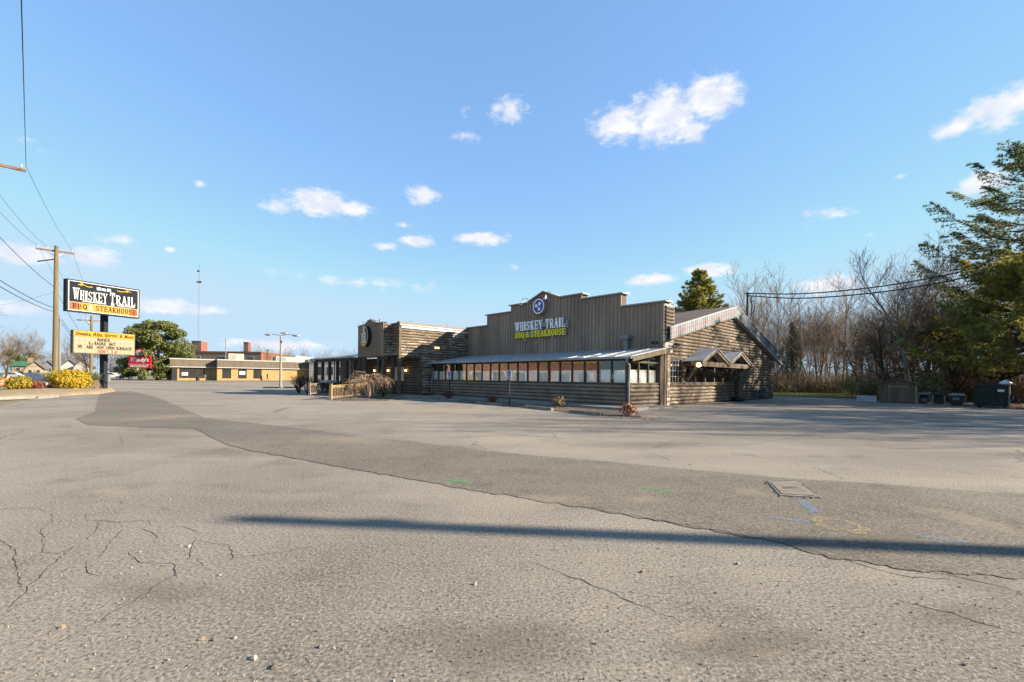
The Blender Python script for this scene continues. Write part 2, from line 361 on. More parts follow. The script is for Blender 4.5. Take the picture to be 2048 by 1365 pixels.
strip_m = asphalt('newer_asphalt', (.132, .115, .091), (.038, .033, .027), (.24, .212, .172),
    [gs(1290,1000,70,10), gs(1940,1040,80,40), gs(1250,1030,90,9), gs(1500,985,50,12), gs(1100,1000,120,14), gs(330,835,60,10), gs(700,880,180,12)],
    [gs(1420,1048,22,5), gs(1480,1056,22,5), gs(1780,1075,160,20), gs(1600,1085,120,14)], streak=.2, cracks=False)
road_m = asphalt('road_asphalt', (.15, .145, .14), (.07, .07, .068), (.3, .29, .27), None, None)
t = NT('dry_grass_ground'); a = t.noise(.25, 6, .65); b = t.noise(9, 5, .7)
c = t.mix(t.rng(a, .35, .65), (.15, .115, .06), (.11, .115, .045)); c = t.mix(t.mth('MULTIPLY', t.rng(b, .45, .7), .6), c, (.25, .2, .12)); t.col(c); t.set(Roughness=.95); t.bump(b, .8, .06); grass_m = t.m
t = NT('green_lawn'); b = t.noise(14, 5, .7); c = t.mix(t.rng(t.noise(.8, 4), .4, .65), (.13, .17, .035), (.22, .21, .06)); t.col(t.mix(t.mth('MULTIPLY', t.rng(b, .45, .7), .6), c, (.28, .24, .11))); t.set(Roughness=.95); t.bump(b, .8, .05); lawn_m = t.m
t = NT('leafy_gravel'); b = t.noise(38, 4, .75); c = t.mix(t.rng(t.noise(2.2, 5, .7), .38, .66), (.12, .085, .055), (.23, .19, .14)); t.col(t.mix(t.rng(b, .42, .62), c, (.055, .042, .03))); t.set(Roughness=.95); t.bump(b, 1, .04); mulch_m = t.m
conc_m = mat('concrete', (0.204, 0.194, 0.170), .16, 2.5, .85, bump=.25, bscale=40)
concd_m = mat('stained_concrete', (.19, .175, .15), .3, 3, .9, bump=.35, bscale=30)
dark_m = mat('crack_dark', (.05, .043, .036), .4, 30, .95)  # dark tone of cracks, seams and lid lettering
# ------------------------------------------------------------------ ground
BIG = 2600
sheet('ground', [(-BIG, -300), (BIG, -300), (BIG, BIG), (-BIG, BIG)], grass_m, -.06, 6.0)
def qpt(q, s):       # road frame: q across (towards the road), s along
    return (-40.2 - .775 * q - .632 * s, 40 - .632 * q + .775 * s)
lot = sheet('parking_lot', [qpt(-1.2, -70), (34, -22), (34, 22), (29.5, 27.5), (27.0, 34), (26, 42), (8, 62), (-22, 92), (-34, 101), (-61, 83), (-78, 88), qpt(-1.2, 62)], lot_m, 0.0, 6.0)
sheet('road', [qpt(4.2, -90), qpt(4.2, 160), qpt(16.5, 160), qpt(16.5, -90)][::-1], road_m, .0, 5.0)
def pxpoly(pts, h=0): return [tuple(G(u, v, h)[:2]) for u, v in pts]
up_edge = [(262,783),(320,797),(365,818),(410,837),(500,846),(620,860),(750,876),(900,893),(1024,908),(1200,923),(1380,940),(1549,956),(1760,969),(1900,980),(2048,990),(2300,1006)]
lo_edge = [(2300,1178),(2048,1158),(1924,1149),(1800,1138),(1674,1119),(1600,1098),(1524,1080),(1374,1053),(1224,1026),(1100,1006),(975,986),(850,965),(700,938),(575,916),(500,902),(455,891),(420,874),(392,859),(330,856),(250,854),(178,851),(150,838),(190,824),(194,806),(200,790),(215,783)]
def rough_edge(pts, amp=1.0):
    out = []
    for (a, b), (c, d) in zip(pts, pts[1:]):
        n = max(1, int(abs(c - a) / 14))
        for i in range(n): k = i / n; out.append((a + (c - a) * k, b + (d - b) * k + random.uniform(-amp, amp) * max(.25, (b - 756) / 330)))
    return out + [pts[-1]]
strip = sheet('asphalt_strip', pxpoly(rough_edge(up_edge, .9) + rough_edge(lo_edge, 3.0)), strip_m, .006, 0)
def crackline(pts, wd=.014, m=dark_m, parent=lot, h=.0025, amp=.03):
    P = [G(u, v) for u, v in pts]; Q = []
    for a, b in zip(P, P[1:]):
        n = max(1, int((b - a).length / .06)); n = min(n, 60)
        for i in range(n):
            p = a.lerp(b, i / n); Q.append(Vector((p.x + random.uniform(-amp, amp), p.y + random.uniform(-amp, amp), h)))
    Q.append(Vector((P[-1].x, P[-1].y, h))); b = MB(); vs = []; n = len(Q)
    for i, p in enumerate(Q):
        d = Q[min(i + 1, n - 1)] - Q[max(i - 1, 0)]; nn = Vector((-d.y, d.x, 0)).normalized() * wd * random.uniform(.2, .75) * (.35 + .65 * math.sin(math.pi * (i + .3) / n))
        vs += [p + nn, p - nn]
    b.add(vs, [(2 * i, 2 * i + 1, 2 * i + 3, 2 * i + 2) for i in range(n - 1)]); return b.ob('crack', m, parent)
Lz = lambda *p: [(x / 2, 780 + y / 2) for x, y in p]
Rz = lambda *p: [(1024 + x / 2, 780 + y / 2) for x, y in p]
for c in [Lz((150,475),(210,492),(205,530),(165,560),(175,620),(165,650),(95,690),(120,705)), Lz((250,500),(330,500),(355,520),(480,530),(600,520),(605,545)), Lz((540,550),(580,560),(630,590),(620,612)),
          Lz((630,550),(740,550),(810,580)), Lz((785,590),(760,650),(750,682)), Lz((785,605),(920,620),(930,680),(1000,665),(1150,645),(1300,622)), Lz((515,648),(550,690),(690,695),(712,750)),
          Lz((0,890),(60,850),(160,740),(320,610)), Lz((0,1140),(150,1060),(350,950),(560,830),(700,735),(820,690)), Lz((480,185),(492,228)), Lz((340,690),(350,735),(415,745)), Lz((790,675),(815,705)),
          Lz((400,525),(385,560),(350,600)), Lz((165,650),(240,655),(300,625)), Lz((440,605),(410,660),(330,700)), Lz((0,600),(60,640),(75,800)), Lz((0,480),(150,475)), Lz((490,560),(460,590),(440,605))]:
    crackline(c, .0055, amp=.014)
for c in [Rz((0,205),(200,215),(450,235),(560,235),(650,205),(900,200)), Rz((700,225),(1000,270),(1400,302),(2048,352)), Rz((550,250),(640,285)), Rz((160,170),(192,205)), Rz((1180,300),(1335,360)), Rz((850,232),(1080,200),(1320,145))]:
    crackline(c, .012)
for c in [Rz((1290,665),(1450,720),(1600,750),(1760,757)), Rz((1500,690),(1750,740),(1900,775),(2048,815),(2300,880)), Rz((80,690),(300,770),(500,860),(680,930)), Rz((1500,830),(1750,890),(2048,985))]:
    crackline(c, .008, amp=.02)
crackline([(320,797),(365,818),(410,837)], .05); crackline([(455,890),(500,901),(575,915),(700,937),(850,964),(975,985)], .006, h=.0085); crackline([(1024,907),(1200,922),(1380,939),(1549,955),(1900,979),(2048,989)], .006, h=.0085); crackline([(1150,1014),(1224,1025),(1374,1052),(1524,1079),(1674,1118)], .008, h=.0085)
crackline([(620,858),(760,874),(940,876),(1010,868),(1110,884)], .02); crackline([(1010,868),(1060,872),(1180,882)], .03)
# spray-paint marks
def paintmat(name, c, cut=.5):
    t = NT(name); f = t.mth('MULTIPLY', t.rng(t.noise(60, 4, .7), cut - .12, cut + .1), t.rng(t.noise(4, 3), .25, .5))
    t.col(c); t.set(Roughness=.8); tp = t.n('ShaderNodeBsdfTransparent'); ms = t.n('ShaderNodeMixShader'); t.L(f, ms.inputs[0]); t.L(tp.outputs[0], ms.inputs[1]); t.L(t.b.outputs[0], ms.inputs[2]); t.L(ms.outputs[0], t.t.nodes['Material Output'].inputs[0]); return t.m
gp = paintmat('green_spray_paint', (.07, .30, .09), .52); bp = paintmat('blue_spray_paint', (.13, .22, .33), .53); wp = paintmat('worn_white_paint', (.30, .295, .28), .5); hbp = paintmat('worn_blue_paint', (.10, .14, .2), .55)
def mark(a, b, wd, m, parent=strip, h=.0095, n=14, name='paint_mark'):
    A = G(*a); B = G(*b); d = B - A; nn = Vector((-d.y, d.x, 0)).normalized() * wd / 2; bb = MB(); vs = []
    for i in range(n + 1):
        p = A.lerp(B, i / n); k = random.uniform(.75, 1.1) * (.45 if i in (0, n) else 1); vs += [(p.x + nn.x * k, p.y + nn.y * k, h), (p.x - nn.x * k, p.y - nn.y * k, h)]
    bb.add(vs, [(2 * i, 2 * i + 1, 2 * i + 3, 2 * i + 2) for i in range(n)]); return bb.ob(name, m, parent)
mark((888,961), (945,968), .12, gp); mark((1282,978), (1345,985), .07, gp); mark((1602,1003), (1632,1027), .12, bp); mark((1538,1036), (1632,1048), .08, bp); mark((1818,1071), (1940,1087), .075, bp); mark((350,847), (395,852), .1, gp, lot); mark((20,862), (70,858), .12, bp, lot); mark((225,826),(240,832),.1,gp)
# sandy ring stain
p = G(1675, 1052); b = MB(); n = 40; vs = []
for i in range(n):
    a = 2 * math.pi * i / n; k = random.uniform(.9, 1.1); r0 = .55 + .1 * math.sin(a + 1)
    for r in (1.0 * k, r0): vs.append((p.x + .24 * r * math.cos(a) + .05 * r * math.sin(a), p.y + .26 * r * math.sin(a) - .06 * r * math.cos(a), .0095))
b.add(vs, [(2*i, 2*i+1, (2*i+3) % (2*n), (2*i+2) % (2*n)) for i in range(n)]); b.ob('sand_ring', paintmat('sand_dust', (.27, .205, .125), .5), strip)
# pavement slab stain light areas are in the material; loose stones are real
b = MB(); random.seed(3)
def stone(x, y, r, z=0.0):
    a0 = random.random() * 6; ring = [(x + r * math.cos(a0 + k * 1.2566) * random.uniform(.7, 1.2), y + r * math.sin(a0 + k * 1.2566) * random.uniform(.7, 1.2), z + r * random.uniform(.1, .4)) for k in range(5)]
    low = [(q[0], q[1], z - .01) for q in ring]
    b.add(ring + [(x, y, z + r * random.uniform(.6, 1.0))] + low, [(k, (k + 1) % 5, 5) for k in range(5)] + [(k, k + 6, (k + 1) % 5 + 6, (k + 1) % 5) for k in range(5)], random.choice((0, 0, 1, 2)))
for i in range(1300):
    u = random.uniform(-60, 2100); v = 850 + 560 * random.random() ** 1.1; p = G(u, v); stone(p.x, p.y, random.choice((.002, .0025, .003, .003, .004, .005)) * random.uniform(.8, 1.3) * (1.3 if random.random() < .06 else 1), .006)
for (u, v, r) in [(378,1094,.02),(340,1000,.012),(404,1280,.017),(428,1281,.014),(470,1277,.013),(508,1318,.02),(548,1336,.022),(124,1256,.018),(640,1295,.014),(440,1152,.014),(280,1105,.014),(950,1170,.016),(1285,1145,.018),(1475,1129,.02),(1380,930,.02)]:
    p = G(u, v); stone(p.x, p.y, r, .004)
tag(b.ob('loose_stones', [mat('pale_stone', (.26, .235, .2), .3, 40), mat('grey_stone', (.12, .105, .09), .3, 40), mat('tan_stone', (.22, .165, .11), .3, 40)]), 'small loose stones strewn over the asphalt', 'gravel', kind='stuff')

# ------------------------------------------------------------------ restaurant: local frame s = into the building, t = along the front to the left
def logmat(name, base, pale, peel, lo=.57):
    t = NT(name); st = t.noise(1.0, 6, .7, t.mp((1.7, 1.7, 9)), .3); f2 = t.noise(.35, 3)
    big = t.mix(t.rng(t.noise(1.4, 4), .3, .7), tuple(x * .78 for x in base), tuple(x * 1.2 for x in base))
    gr = t.noise(4, 5, .7, t.mp((1, 1, 14))); big = t.mix(t.mth('MULTIPLY', t.rng(gr, .45, .75), .4), big, tuple(x * .45 for x in base))
    pm = t.rng(t.mth('ADD', st, t.mth('MULTIPLY', t.mth('SUBTRACT', f2, .5), .5)), lo, lo + .05)
    t.col(t.mix(t.mth('MULTIPLY', pm, peel), big, t.mix(t.rng(t.noise(7, 3), .4, .6), pale, tuple(x * .7 for x in pale)))); t.set(Roughness=.8); t.bump(gr, .4, .02); return t.m
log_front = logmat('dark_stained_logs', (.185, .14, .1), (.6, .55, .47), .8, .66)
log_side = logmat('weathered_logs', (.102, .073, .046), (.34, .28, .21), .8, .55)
log_wing = logmat('peeling_logs', (.13, .098, .064), (.42, .365, .29), .9, .53)
log_entry = logmat('dark_entry_logs', (.165, .122, .086), (.35, .32, .27), .5, .7)
board_m = mat('brown_siding', (.255, .193, .142), .22, 1.2, .75, bump=.15, bscale=18, stretch=(1, 1, .15))
trim_m = mat('dark_brown_trim', (.085, .067, .05), .25, 5, .75, bump=.15)
beam_m = mat('weathered_beam', (.115, .086, .057), .3, 4, .8, bump=.3, stretch=(2, 2, 1))
galv_m = mat('galvanised_metal', (0.175, 0.2, 0.22), .14, 1.6, .45, .35, stretch=(1, 1, .4))
white_m = mat('white_flashing', (0.299, 0.292, 0.279), .1, 3, .5)
roofm = mat('pale_metal_roof', (.34, .365, .38), .13, 1.1, .42, .25)
shing_m = mat('brown_shingles', (.115, .088, .076), .3, 6, .9, bump=.4)
black_m = mat('black_metal', (.022, .022, .024), .3, 6, .5)
glass_m = glassmat('window_glass', (.97, .97, .95), 1.4); dglass_m = glassmat('dark_window_glass', (.30, .31, .32), 1.6)
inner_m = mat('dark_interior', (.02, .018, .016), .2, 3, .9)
curt_m = [mat('white_curtain', (.84, .82, .79), .06, 5, .9), mat('cream_curtain', (.80, .74, .67), .08, 5, .9), mat('pink_curtain', (.62, .40, .38), .08, 5, .9)]
signw_m = mat('white_sign_letters', (0.484, 0.484, 0.468), .05, 6, .4); signy_m = mat('yellow_sign_letters', (.75, .67, .03), .05, 6, .4); signg_m = mat('grey_sign_case', (.24, .24, .235), .12, 5, .5)
lit_m = mat('lit_bulb', (1.0, .62, .22), .02, 5, .4, emit=5.0)
S_ = Vector((910, 865, 0)).normalized()
B0 = G(1256, 811.3, .15); B0.z = 0
BA = math.atan2(S_.y, S_.x)
bld = empty('restaurant_building', B0, BA, 'brown log restaurant with stepped false front and glazed porch', 'building')
def LB(s, t, z=0): return B0 + S_ * s + Vector((-S_.y, S_.x, 0)) * t + Vector((0, 0, z))
PROF = [(0, .006), (-.05, .022), (-.085, .07), (-.092, .1), (-.085, .13), (-.05, .178), (0, .194)]
def log_t(parent, m, s0, t0, t1, z, scale=1.0, sg=1):      # log lying along t, bulging towards -s
    MB().prism([(s0 + sg * p[0], t0, z + p[1] * scale) for p in PROF], (0, t1 - t0, 0)).ob('log', m, parent)
def log_s(parent, m, t0, s0, s1, z, s0b=None, s1b=None, scale=1.0):
    b = MB(); n = len(PROF); vs = []
    for p in PROF: vs.append((s0 + ((s0b - s0) * p[1] / .2 if s0b is not None else 0), t0 + p[0], z + p[1] * scale))
    for p in PROF: vs.append((s1 + ((s1b - s1) * p[1] / .2 if s1b is not None else 0), t0 + p[0], z + p[1] * scale))
    b.add(vs, [tuple(range(n))[::-1], tuple(range(n, 2 * n))] + [(i, i + 1, i + 1 + n, i + n) for i in range(n - 1)] + [(n - 1, 0, n, 2 * n - 1)]); b.ob('log', m, parent)
# --- main volume
AP, APZ, SL, SR = 13.0, 6.45, .235, .30
def roofz(s): return APZ - SL * (AP - s) if s < AP else APZ - SR * (s - AP)
b = MB(); b.prism([(3.9, .06, -.1), (21.6, .06, -.1), (21.6, .06, roofz(21.6) - .25), (AP, .06, APZ - .25), (3.9, .06, roofz(3.9) - .25)], (0, .1, 0))
b.box((21.45, .16, -.1), (21.6, 17.2, roofz(21.6) - .25)); b.box((3.95, 17.05, -.1), (21.45, 17.2, 3.8))
gw = b.ob('gable_wall', trim_m, bld)
OPEN = [(4.15, 5.75, 1.2, 2.68), (5.95, 12.95, 1.2, 2.68)]
z = 0.02; random.seed(11)
while z < APZ - .75:
    hi = z + .2
    sl = AP - (APZ - .62 - z) / SL; sh = AP - (APZ - .62 - hi) / SL
    a, a2 = max(3.92, sl), max(3.92, sh)
    e = min(21.6, AP + (APZ - .62 - z) / SR); e2 = min(21.6, AP + (APZ - .62 - hi) / SR)
    segs = [(a, e, a2, e2)]
    for (o0, o1, oz0, oz1) in OPEN:
        if z + .1 > oz0 and z + .1 < oz1:
            ns = []
            for (p, q, p2, q2) in segs:
                if o0 < q and o1 > p: ns += [(p, o0, p2, None), (o1, q, None, q2)]
                else: ns.append((p, q, p2, q2))
            segs = [x for x in ns if x[1] - x[0] > .08]
    if z > 2.7 and random.random() < .0: pass
    out = []
    for (p, q, p2, q2) in segs:          # butt joints along long courses
        while q - p > 8.5:
            c = p + random.uniform(4, 6.5); out.append((p, c - .008, p2, None)); p, p2 = c + .008, None
        out.append((p, q, p2, q2))
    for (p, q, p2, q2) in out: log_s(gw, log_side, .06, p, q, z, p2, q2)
    z += .2
# gable fascia of ribbed metal with a red line, and barge boards
fas = MB().prism([(3.75, -.26, roofz(3.75) - .62), (AP, -.26, APZ - .62), (AP, -.26, APZ), (3.75, -.26, roofz(3.75))], (0, .05, 0)).prism([(AP, -.26, APZ - .62), (22.95, -.26, roofz(22.95) - .62), (22.95, -.26, roofz(22.95)), (AP, -.26, APZ)], (0, .05, 0)).ob('fascia', galv_m, bld)
for i in range(72):
    s = 3.85 + i * .267
    if s > 22.9: break
    MB().box((s - .02, -.275, roofz(s) - .6), (s + .02, -.262, roofz(s) - .03)).ob('fascia_rib', galv_m, fas)
rb = MB()
for a_, c_ in ((3.75, AP), (AP, 22.95)):
    rb.prism([(a_, -.281, roofz(a_) - .33), (c_, -.281, roofz(c_) - .33), (c_, -.281, roofz(c_) - .29), (a_, -.281, roofz(a_) - .29)], (0, .004, 0)) if a_ < 5 else None
rb.ob('red_stripe', mat('red_line', (.55, .06, .04), .1, 5, .5), fas)
for a_, c_ in ((3.72, AP), (AP, 23.0)):
    MB().prism([(a_, -.30, roofz(a_) - .02), (c_, -.30, roofz(c_) - .02), (c_, -.30, roofz(c_) + .06), (a_, -.30, roofz(a_) + .06)], (0, .14, 0)).ob('barge_board', white_m if a_ < 5 else galv_m, bld)
    MB().prism([(a_, -.29, roofz(a_) - .70), (c_, -.29, roofz(c_) - .70), (c_, -.29, roofz(c_) - .622), (a_, -.29, roofz(a_) - .622)], (0, .3, 0)).ob('soffit_trim', beam_m if a_ < 5 else white_m, bld)
rf = MB()
rf.prism([(3.9, -.16, roofz(3.9)), (AP, -.16, APZ), (AP, -.16, APZ + .07), (3.9, -.16, roofz(3.9) + .07)], (0, 17.5, 0)); rf.prism([(AP, -.16, APZ), (23, -.16, roofz(23)), (23, -.16, roofz(23) + .07), (AP, -.16, APZ + .07)], (0, 17.5, 0))
rf.ob('roof', shing_m, bld)
rl = MB(); rl.tube([(13.4, -.1, 6.75), (23.9, .25, 3.75)], .035, 6)
for k in range(7):
    s = 14.2 + k * 1.5; rl.bar((s, -.05, roofz(s) + .05), (s, -.05 + .05 * k / 7, 6.75 - 3.0 * (s - 13.4) / 10.5), .025)
rl.ob('eave_rail', white_m, bld)
# windows in the gable wall
def windows_s(name, t0, s0, s1, z0, z1, n, gl, rows=None, curtains=False):
    fr = MB(); fr.box((s0 - .1, t0 - .09, z0 - .1), (s1 + .1, t0 + .06, z0)); fr.box((s0 - .1, t0 - .07, z1), (s1 + .1, t0 + .06, z1 + .1))
    f = fr.ob(name, trim_m, bld); d = (s1 - s0) / n
    for i in range(n + 1): s = s0 + i * d; MB().box((s - .05, t0 - .068, z0 + .001), (s + .05, t0 + .058, z1 - .001)).ob('mullion', trim_m, f)
    for i in range(n):
        MB().box((s0 + i * d + .05, t0 - .01, z0), (s0 + (i + 1) * d - .05, t0, z1)).ob('pane', gl, f)
        if rows:
            g = MB()
            for k in range(1, rows[0]): x = s0 + .05 + i * d + (d - .1) * k / rows[0]; g.box((x - .012, t0 - .025, z0), (x + .012, t0 - .011, z1))
            for k in range(1, rows[1]): zz = z0 + (z1 - z0) * k / rows[1]; g.box((s0 + i * d + .05, t0 - .024, zz - .012), (s0 + (i + 1) * d - .05, t0 - .012, zz + .012))
            g.ob('glazing_bar', mat('pale_glazing_bar', (.35, .36, .35), .1, 5, .6), f)
    MB().box((s0 - .1, t0 + .3, z0 - .1), (s1 + .1, t0 + .34, z1 + .1)).ob('interior_screen', inner_m, f)
    return f
for o in OPEN: pass
windows_s('divided_window', .06, 4.25, 5.65, 1.3, 2.58, 1, dglass_m, (4, 4)); windows_s('window_band', .06, 6.05, 12.85, 1.3, 2.58, 5, dglass_m)
MB().box((3.92, -.09, 1.12), (13.2, .05, 1.195)).ob('sill_board', beam_m, bld)
# canopy of two small gables on the gable wall
can = MB(); c0, c1, zc, pr = 6.05, 13.1, 2.27, .95
can.box((c0, -pr, zc - .05), (c0 + .16, -.03, zc + .2)); can.box((c1 - .16, -pr, zc - .05), (c1, -.03, zc + .2)); can.box((c0 - .05, -pr - .14, zc - .06), (c1 + .05, -pr - .002, zc + .22))
cano = can.ob('canopy_frame', beam_m, bld)
def mini_gable(a, c, zb, h):
    m_ = (a + c) / 2
    for (p, q) in ((a, m_), (m_, c)):
        zp, zq = (zb, zb + h) if p == a else (zb + h, zb)
        MB().prism([(p, -pr - .25, zp), (q, -pr - .25, zq), (q, -pr - .25, zq + .04), (p, -pr - .25, zp + .04)], (0, pr + .22, 0)).ob('canopy_roof', roofm, cano)
        MB().prism([(p, -pr - .2, zp - .21), (q, -pr - .2, zq - .21), (q, -pr - .2, zq - .004), (p, -pr - .2, zp - .004)], (0, .1, 0)).ob('canopy_rafter', beam_m, cano)
        MB().prism([(p, -.5, zp - .21), (q, -.5, zq - .21), (q, -.5, zq - .004), (p, -.5, zp - .004)], (0, .1, 0)).ob('canopy_rafter', trim_m, cano)
mini_gable(c0 - .3, 9.62, zc + .225, .8); mini_gable(9.64, c1 + .25, zc + .225, .76)
for s in (c0 + .08, c1 - .08): MB().bar((s, -.05, 1.45), (s, -pr + .25, zc - .03), .16, .16).ob('brace', trim_m, cano)
MB().box((13.55, -.32, 0), (13.75, -.12, 2.5)).ob('post', beam_m, bld); MB().box((14.0, -.2, 0), (14.18, -.05, 2.5)).ob('post', trim_m, bld)
bl = MB().lathe((c0 - .12, -pr + .1, zc - .06), [(.05, .2), (.11, .15), (.13, .08), (.1, 0), (.03, -.03)], 10).ob('globe_lamp', lit_m, cano)
# corner post of peeling timber, downpipe column
MB().box((3.35, -.14, 0), (3.58, .2, 3.2)).ob('corner_post', beam_m, bld); MB().box((2.95, -.1, 0), (3.345, .2, 3.1)).ob('corner_pilaster', trim_m, bld)
MB().box((3.6, -.17, 0), (3.9, .05, 2.8)).ob('corner_post', logmat('peeling_post', (.2, .15, .1), (.6, .55, .46), .9, .52), bld); MB().box((3.92, -.1, 0), (4.02, .04, 2.8)).ob('corner_post', trim_m, bld)
# --- false front
STEP = [(0.0, 2.72, 5.68, 5.68), (2.72, 5.62, 6.46, 6.46), (5.62, 7.38, 6.8, 6.8), (7.38, 8.88, 6.8, 7.36), (8.88, 10.36, 7.36, 6.8), (10.36, 12.19, 6.75, 6.75), (12.19, 14.9, 6.29, 6.29), (14.9, 17.3, 5.47, 5.47)]
bk = MB()
for (a, c, za, zb) in STEP: bk.prism([(3.53, a, 2.9), (3.53, c, 2.9), (3.53, c, zb - .01), (3.53, a, za - .01)], (.5, 0, 0))
bk.box((3.53, 0.15, 0), (3.75, 17.2, 2.899))
ff = bk.ob('false_front', trim_m, bld)
for (a, c, za, zb) in STEP:
    n = max(1, round((c - a) / .275)); d = (c - a) / n
    for i in range(n):
        p, q = a + i * d, a + (i + 1) * d; zp = za + (zb - za) * (p - a) / (c - a); zq = za + (zb - za) * (q - a) / (c - a); zr = za + (zb - za) * (p + .05 - a) / (c - a)
        bb = MB(); bb.prism([(3.505, p + .052, 3.0), (3.505, q - .004, 3.0), (3.505, q - .004, zq - .005), (3.505, p + .052, zr - .005)], (.024, 0, 0)); bb.prism([(3.468, p, 3.0), (3.468, p + .05, 3.0), (3.468, p + .05, zr - .005), (3.468, p, zp - .005)], (.06, 0, 0))
        bb.ob('siding_board', board_m, ff)
    e0, e1 = (.16, .12) if za == zb else (0, 0)
    cp = MB().prism([(3.36, a - e0, za + .0), (3.36, c + e1, zb + .0), (3.36, c + e1, zb + .07), (3.36, a - e0, za + .07)], (.78, 0, 0)); cp.ob('cap_flashing', white_m, ff)
    if za == zb and c - a > 1.8: MB().prism([(3.9, a - .05, za + .075), (3.9, c - .45, zb + .075), (3.9, c - .45, zb + .17), (3.9, a - .05, za + .17)], (.4, 0, 0)).ob('cap_board', galv_m, ff)
rt = MB().box((3.56, -.02, 2.9), (4.5, .06, 5.6)); rt.box((4.5, -.04, 3.6), (4.58, .3, 5.66)); rto = rt.ob('parapet_return', white_m, bld)
z = 3.9
while z < 5.5: log_s(rto, log_side, -.02, 3.58, 4.49, z); z += .2
# emblem: white disc, blue field, three stars
def disc(s, t, z, r, th, n=28): return [(s, t + r * math.cos(2 * math.pi * k / n), z + r * math.sin(2 * math.pi * k / n)) for k in range(n)], (th, 0, 0)
EM = (9.08, 6.36)
facew_m = mat('facade_white', (.92, .91, .89), .03, 6, .5); facey_m = mat('facade_yellow', (.95, .80, .02), .05, 6, .5)  # white and yellow lifted in colour to offset the shade on this front
em = MB().prism(*disc(3.18, EM[0], EM[1], .56, .27)).ob('emblem', signg_m, bld)
MB().prism(*disc(3.17, EM[0], EM[1], .56, .009)).ob('red_ring', mat('emblem_red', (.55, .05, .08), .05, 5, .5), em)
MB().prism(*disc(3.163, EM[0], EM[1], .515, .006)).ob('white_ring', facew_m, em); MB().prism(*disc(3.156, EM[0], EM[1], .44, .006)).ob('blue_field', mat('emblem_blue', (.03, .10, .33), .05, 5, .5), em)
for k, an in enumerate((55, 165, 290)):
    cx_, cz_ = EM[0] - .2 * math.cos(R(an)), EM[1] + .2 * math.sin(R(an)); sb = MB()
    pts = [(3.148, cx_ + (.19 if j % 2 == 0 else .075) * math.sin(R(j * 36 + an)), cz_ + (.19 if j % 2 == 0 else .075) * math.cos(R(j * 36 + an))) for j in range(10)]
    vs = pts + [(3.148, cx_, cz_)]; sb.add(vs, [(j, (j + 1) % 10, 10) for j in range(10)]); sb.ob('star', facew_m, em)
# wall sign in two lines of raised letters
ws = MB().box((3.33, 6.75, 4.30), (3.46, 11.5, 4.70)).box((3.33, 7.2, 4.95), (3.46, 11.1, 5.25)); ws.box((3.33, 6.6, 4.75), (3.46, 6.75, 5.25)); wso = ws.ob('wall_sign', signg_m, bld)
glyphs('WHISKEY TRAIL', facew_m, wso, (3.33, 11.49, 4.80), (0, -1, 0), (0, 0, 1), 4.7, .63, .07, .13, .5)
glyphs('BBQ & STEAKHOUSE', facey_m, wso, (3.325, 11.44, 4.285), (0, -1, 0), (0, 0, 1), 4.66, .44, .07, .17, .4)
def gooseneck(s, t, z):
    g = MB().tube([(s + .3, t, z + .05), (s + .25, t, z + .55), (s, t, z + .7), (s - .35, t, z + .62), (s - .42, t, z + .42)], .02, 6); o = g.ob('gooseneck_lamp', black_m, bld)
    MB().lathe((s - .42, t, z + .12), [(.2, 0), (.17, .05), (.09, .16), (.05, .26), (.03, .32)], 12).ob('lamp_shade', mat('pale_lamp_shade', (.55, .56, .55), .1, 5, .5), o)
gooseneck(3.5, 8.35, 6.6); gooseneck(3.9, 11.0, 6.55)
MB().tube([(3.2, 2.18, 3.05), (3.2, 2.18, 3.72)], .13, 10).box((2.98, 1.93, 3.72), (3.42, 2.43, 3.80)).box((2.93, 1.88, 3.80), (3.46, 2.48, 3.93)).ob('roof_vent', galv_m, bld)
def flood(s, t, z, d):
    f = MB().box((s, t - .05, z - .06), (s + .06, t + .05, z + .06)); 
    f.tube([(s + .03, t, z), (s - .08 + d[0], t + d[1], z)], .02, 6)
    for e in (-.12, .12):
        c = Vector((s - .1 + d[0], t + d[1], z)) + Vector((d[1] * .0 + e * abs(d[0]) / .1 * 0, 0, 0)); b0 = c + (Vector((0, e, 0)) if d[0] < 0 else Vector((e, 0, 0)))
        f.tube([b0, b0 + Vector((d[0], d[1], -.04)).normalized() * .16], [.05, .1], 8)
    return f.ob('flood_lamp', black_m, bld)
flood(3.42, .3, 3.5, (-.1, 0)); flood(4.6, -.1, 3.42, (0.0, -.1))
for t_, z_ in ((10.55, 4.05), (8.0, 4.12)): MB().lathe((3.42, t_, z_), [(.03, 0), (.06, .05), (.06, .14), (.02, .2)], 8).ob('wall_fitting', signw_m, bld)
# --- glazed porch
pf = MB().box((.0, 0, 0), (3.5, 17.3, .14)).ob('porch_floor', conc_m, bld)
pw = MB().box((.02, .05, .14), (.1, 17.25, 1.2)); pw.box((.1, .03, .14), (2.95, .1, 1.2)); pwo = pw.ob('porch_wall', trim_m, bld)
for k in range(5):
    zz = .15 + k * .205
    t_ = .12
    while t_ < 17.2:
        e = min(17.25, t_ + random.uniform(4.5, 7)); e = 17.25 if 17.25 - e < 1.5 else e
        log_t(pwo, log_front, .02, t_ + .004, e - .004, zz, 1.05); t_ = e
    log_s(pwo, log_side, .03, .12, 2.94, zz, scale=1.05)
pwin = MB().box((-.06, -.02, 1.185), (.14, 17.28, 1.26)).box((-.02, .0, 2.36), (.12, 17.28, 2.52)).ob('porch_window_frame', trim_m, bld)
MB().box((-.03, -.03, .14), (.11, .1, 2.52)).ob('corner_post', trim_m, bld)
nP = 20; dP = 17.1 / nP
for i in range(nP + 1):
    t_ = .14 + i * dP; MB().box((.0, t_ - .035, 1.261), (.1, t_ + .035, 2.359)).ob('mullion', trim_m, pwin)
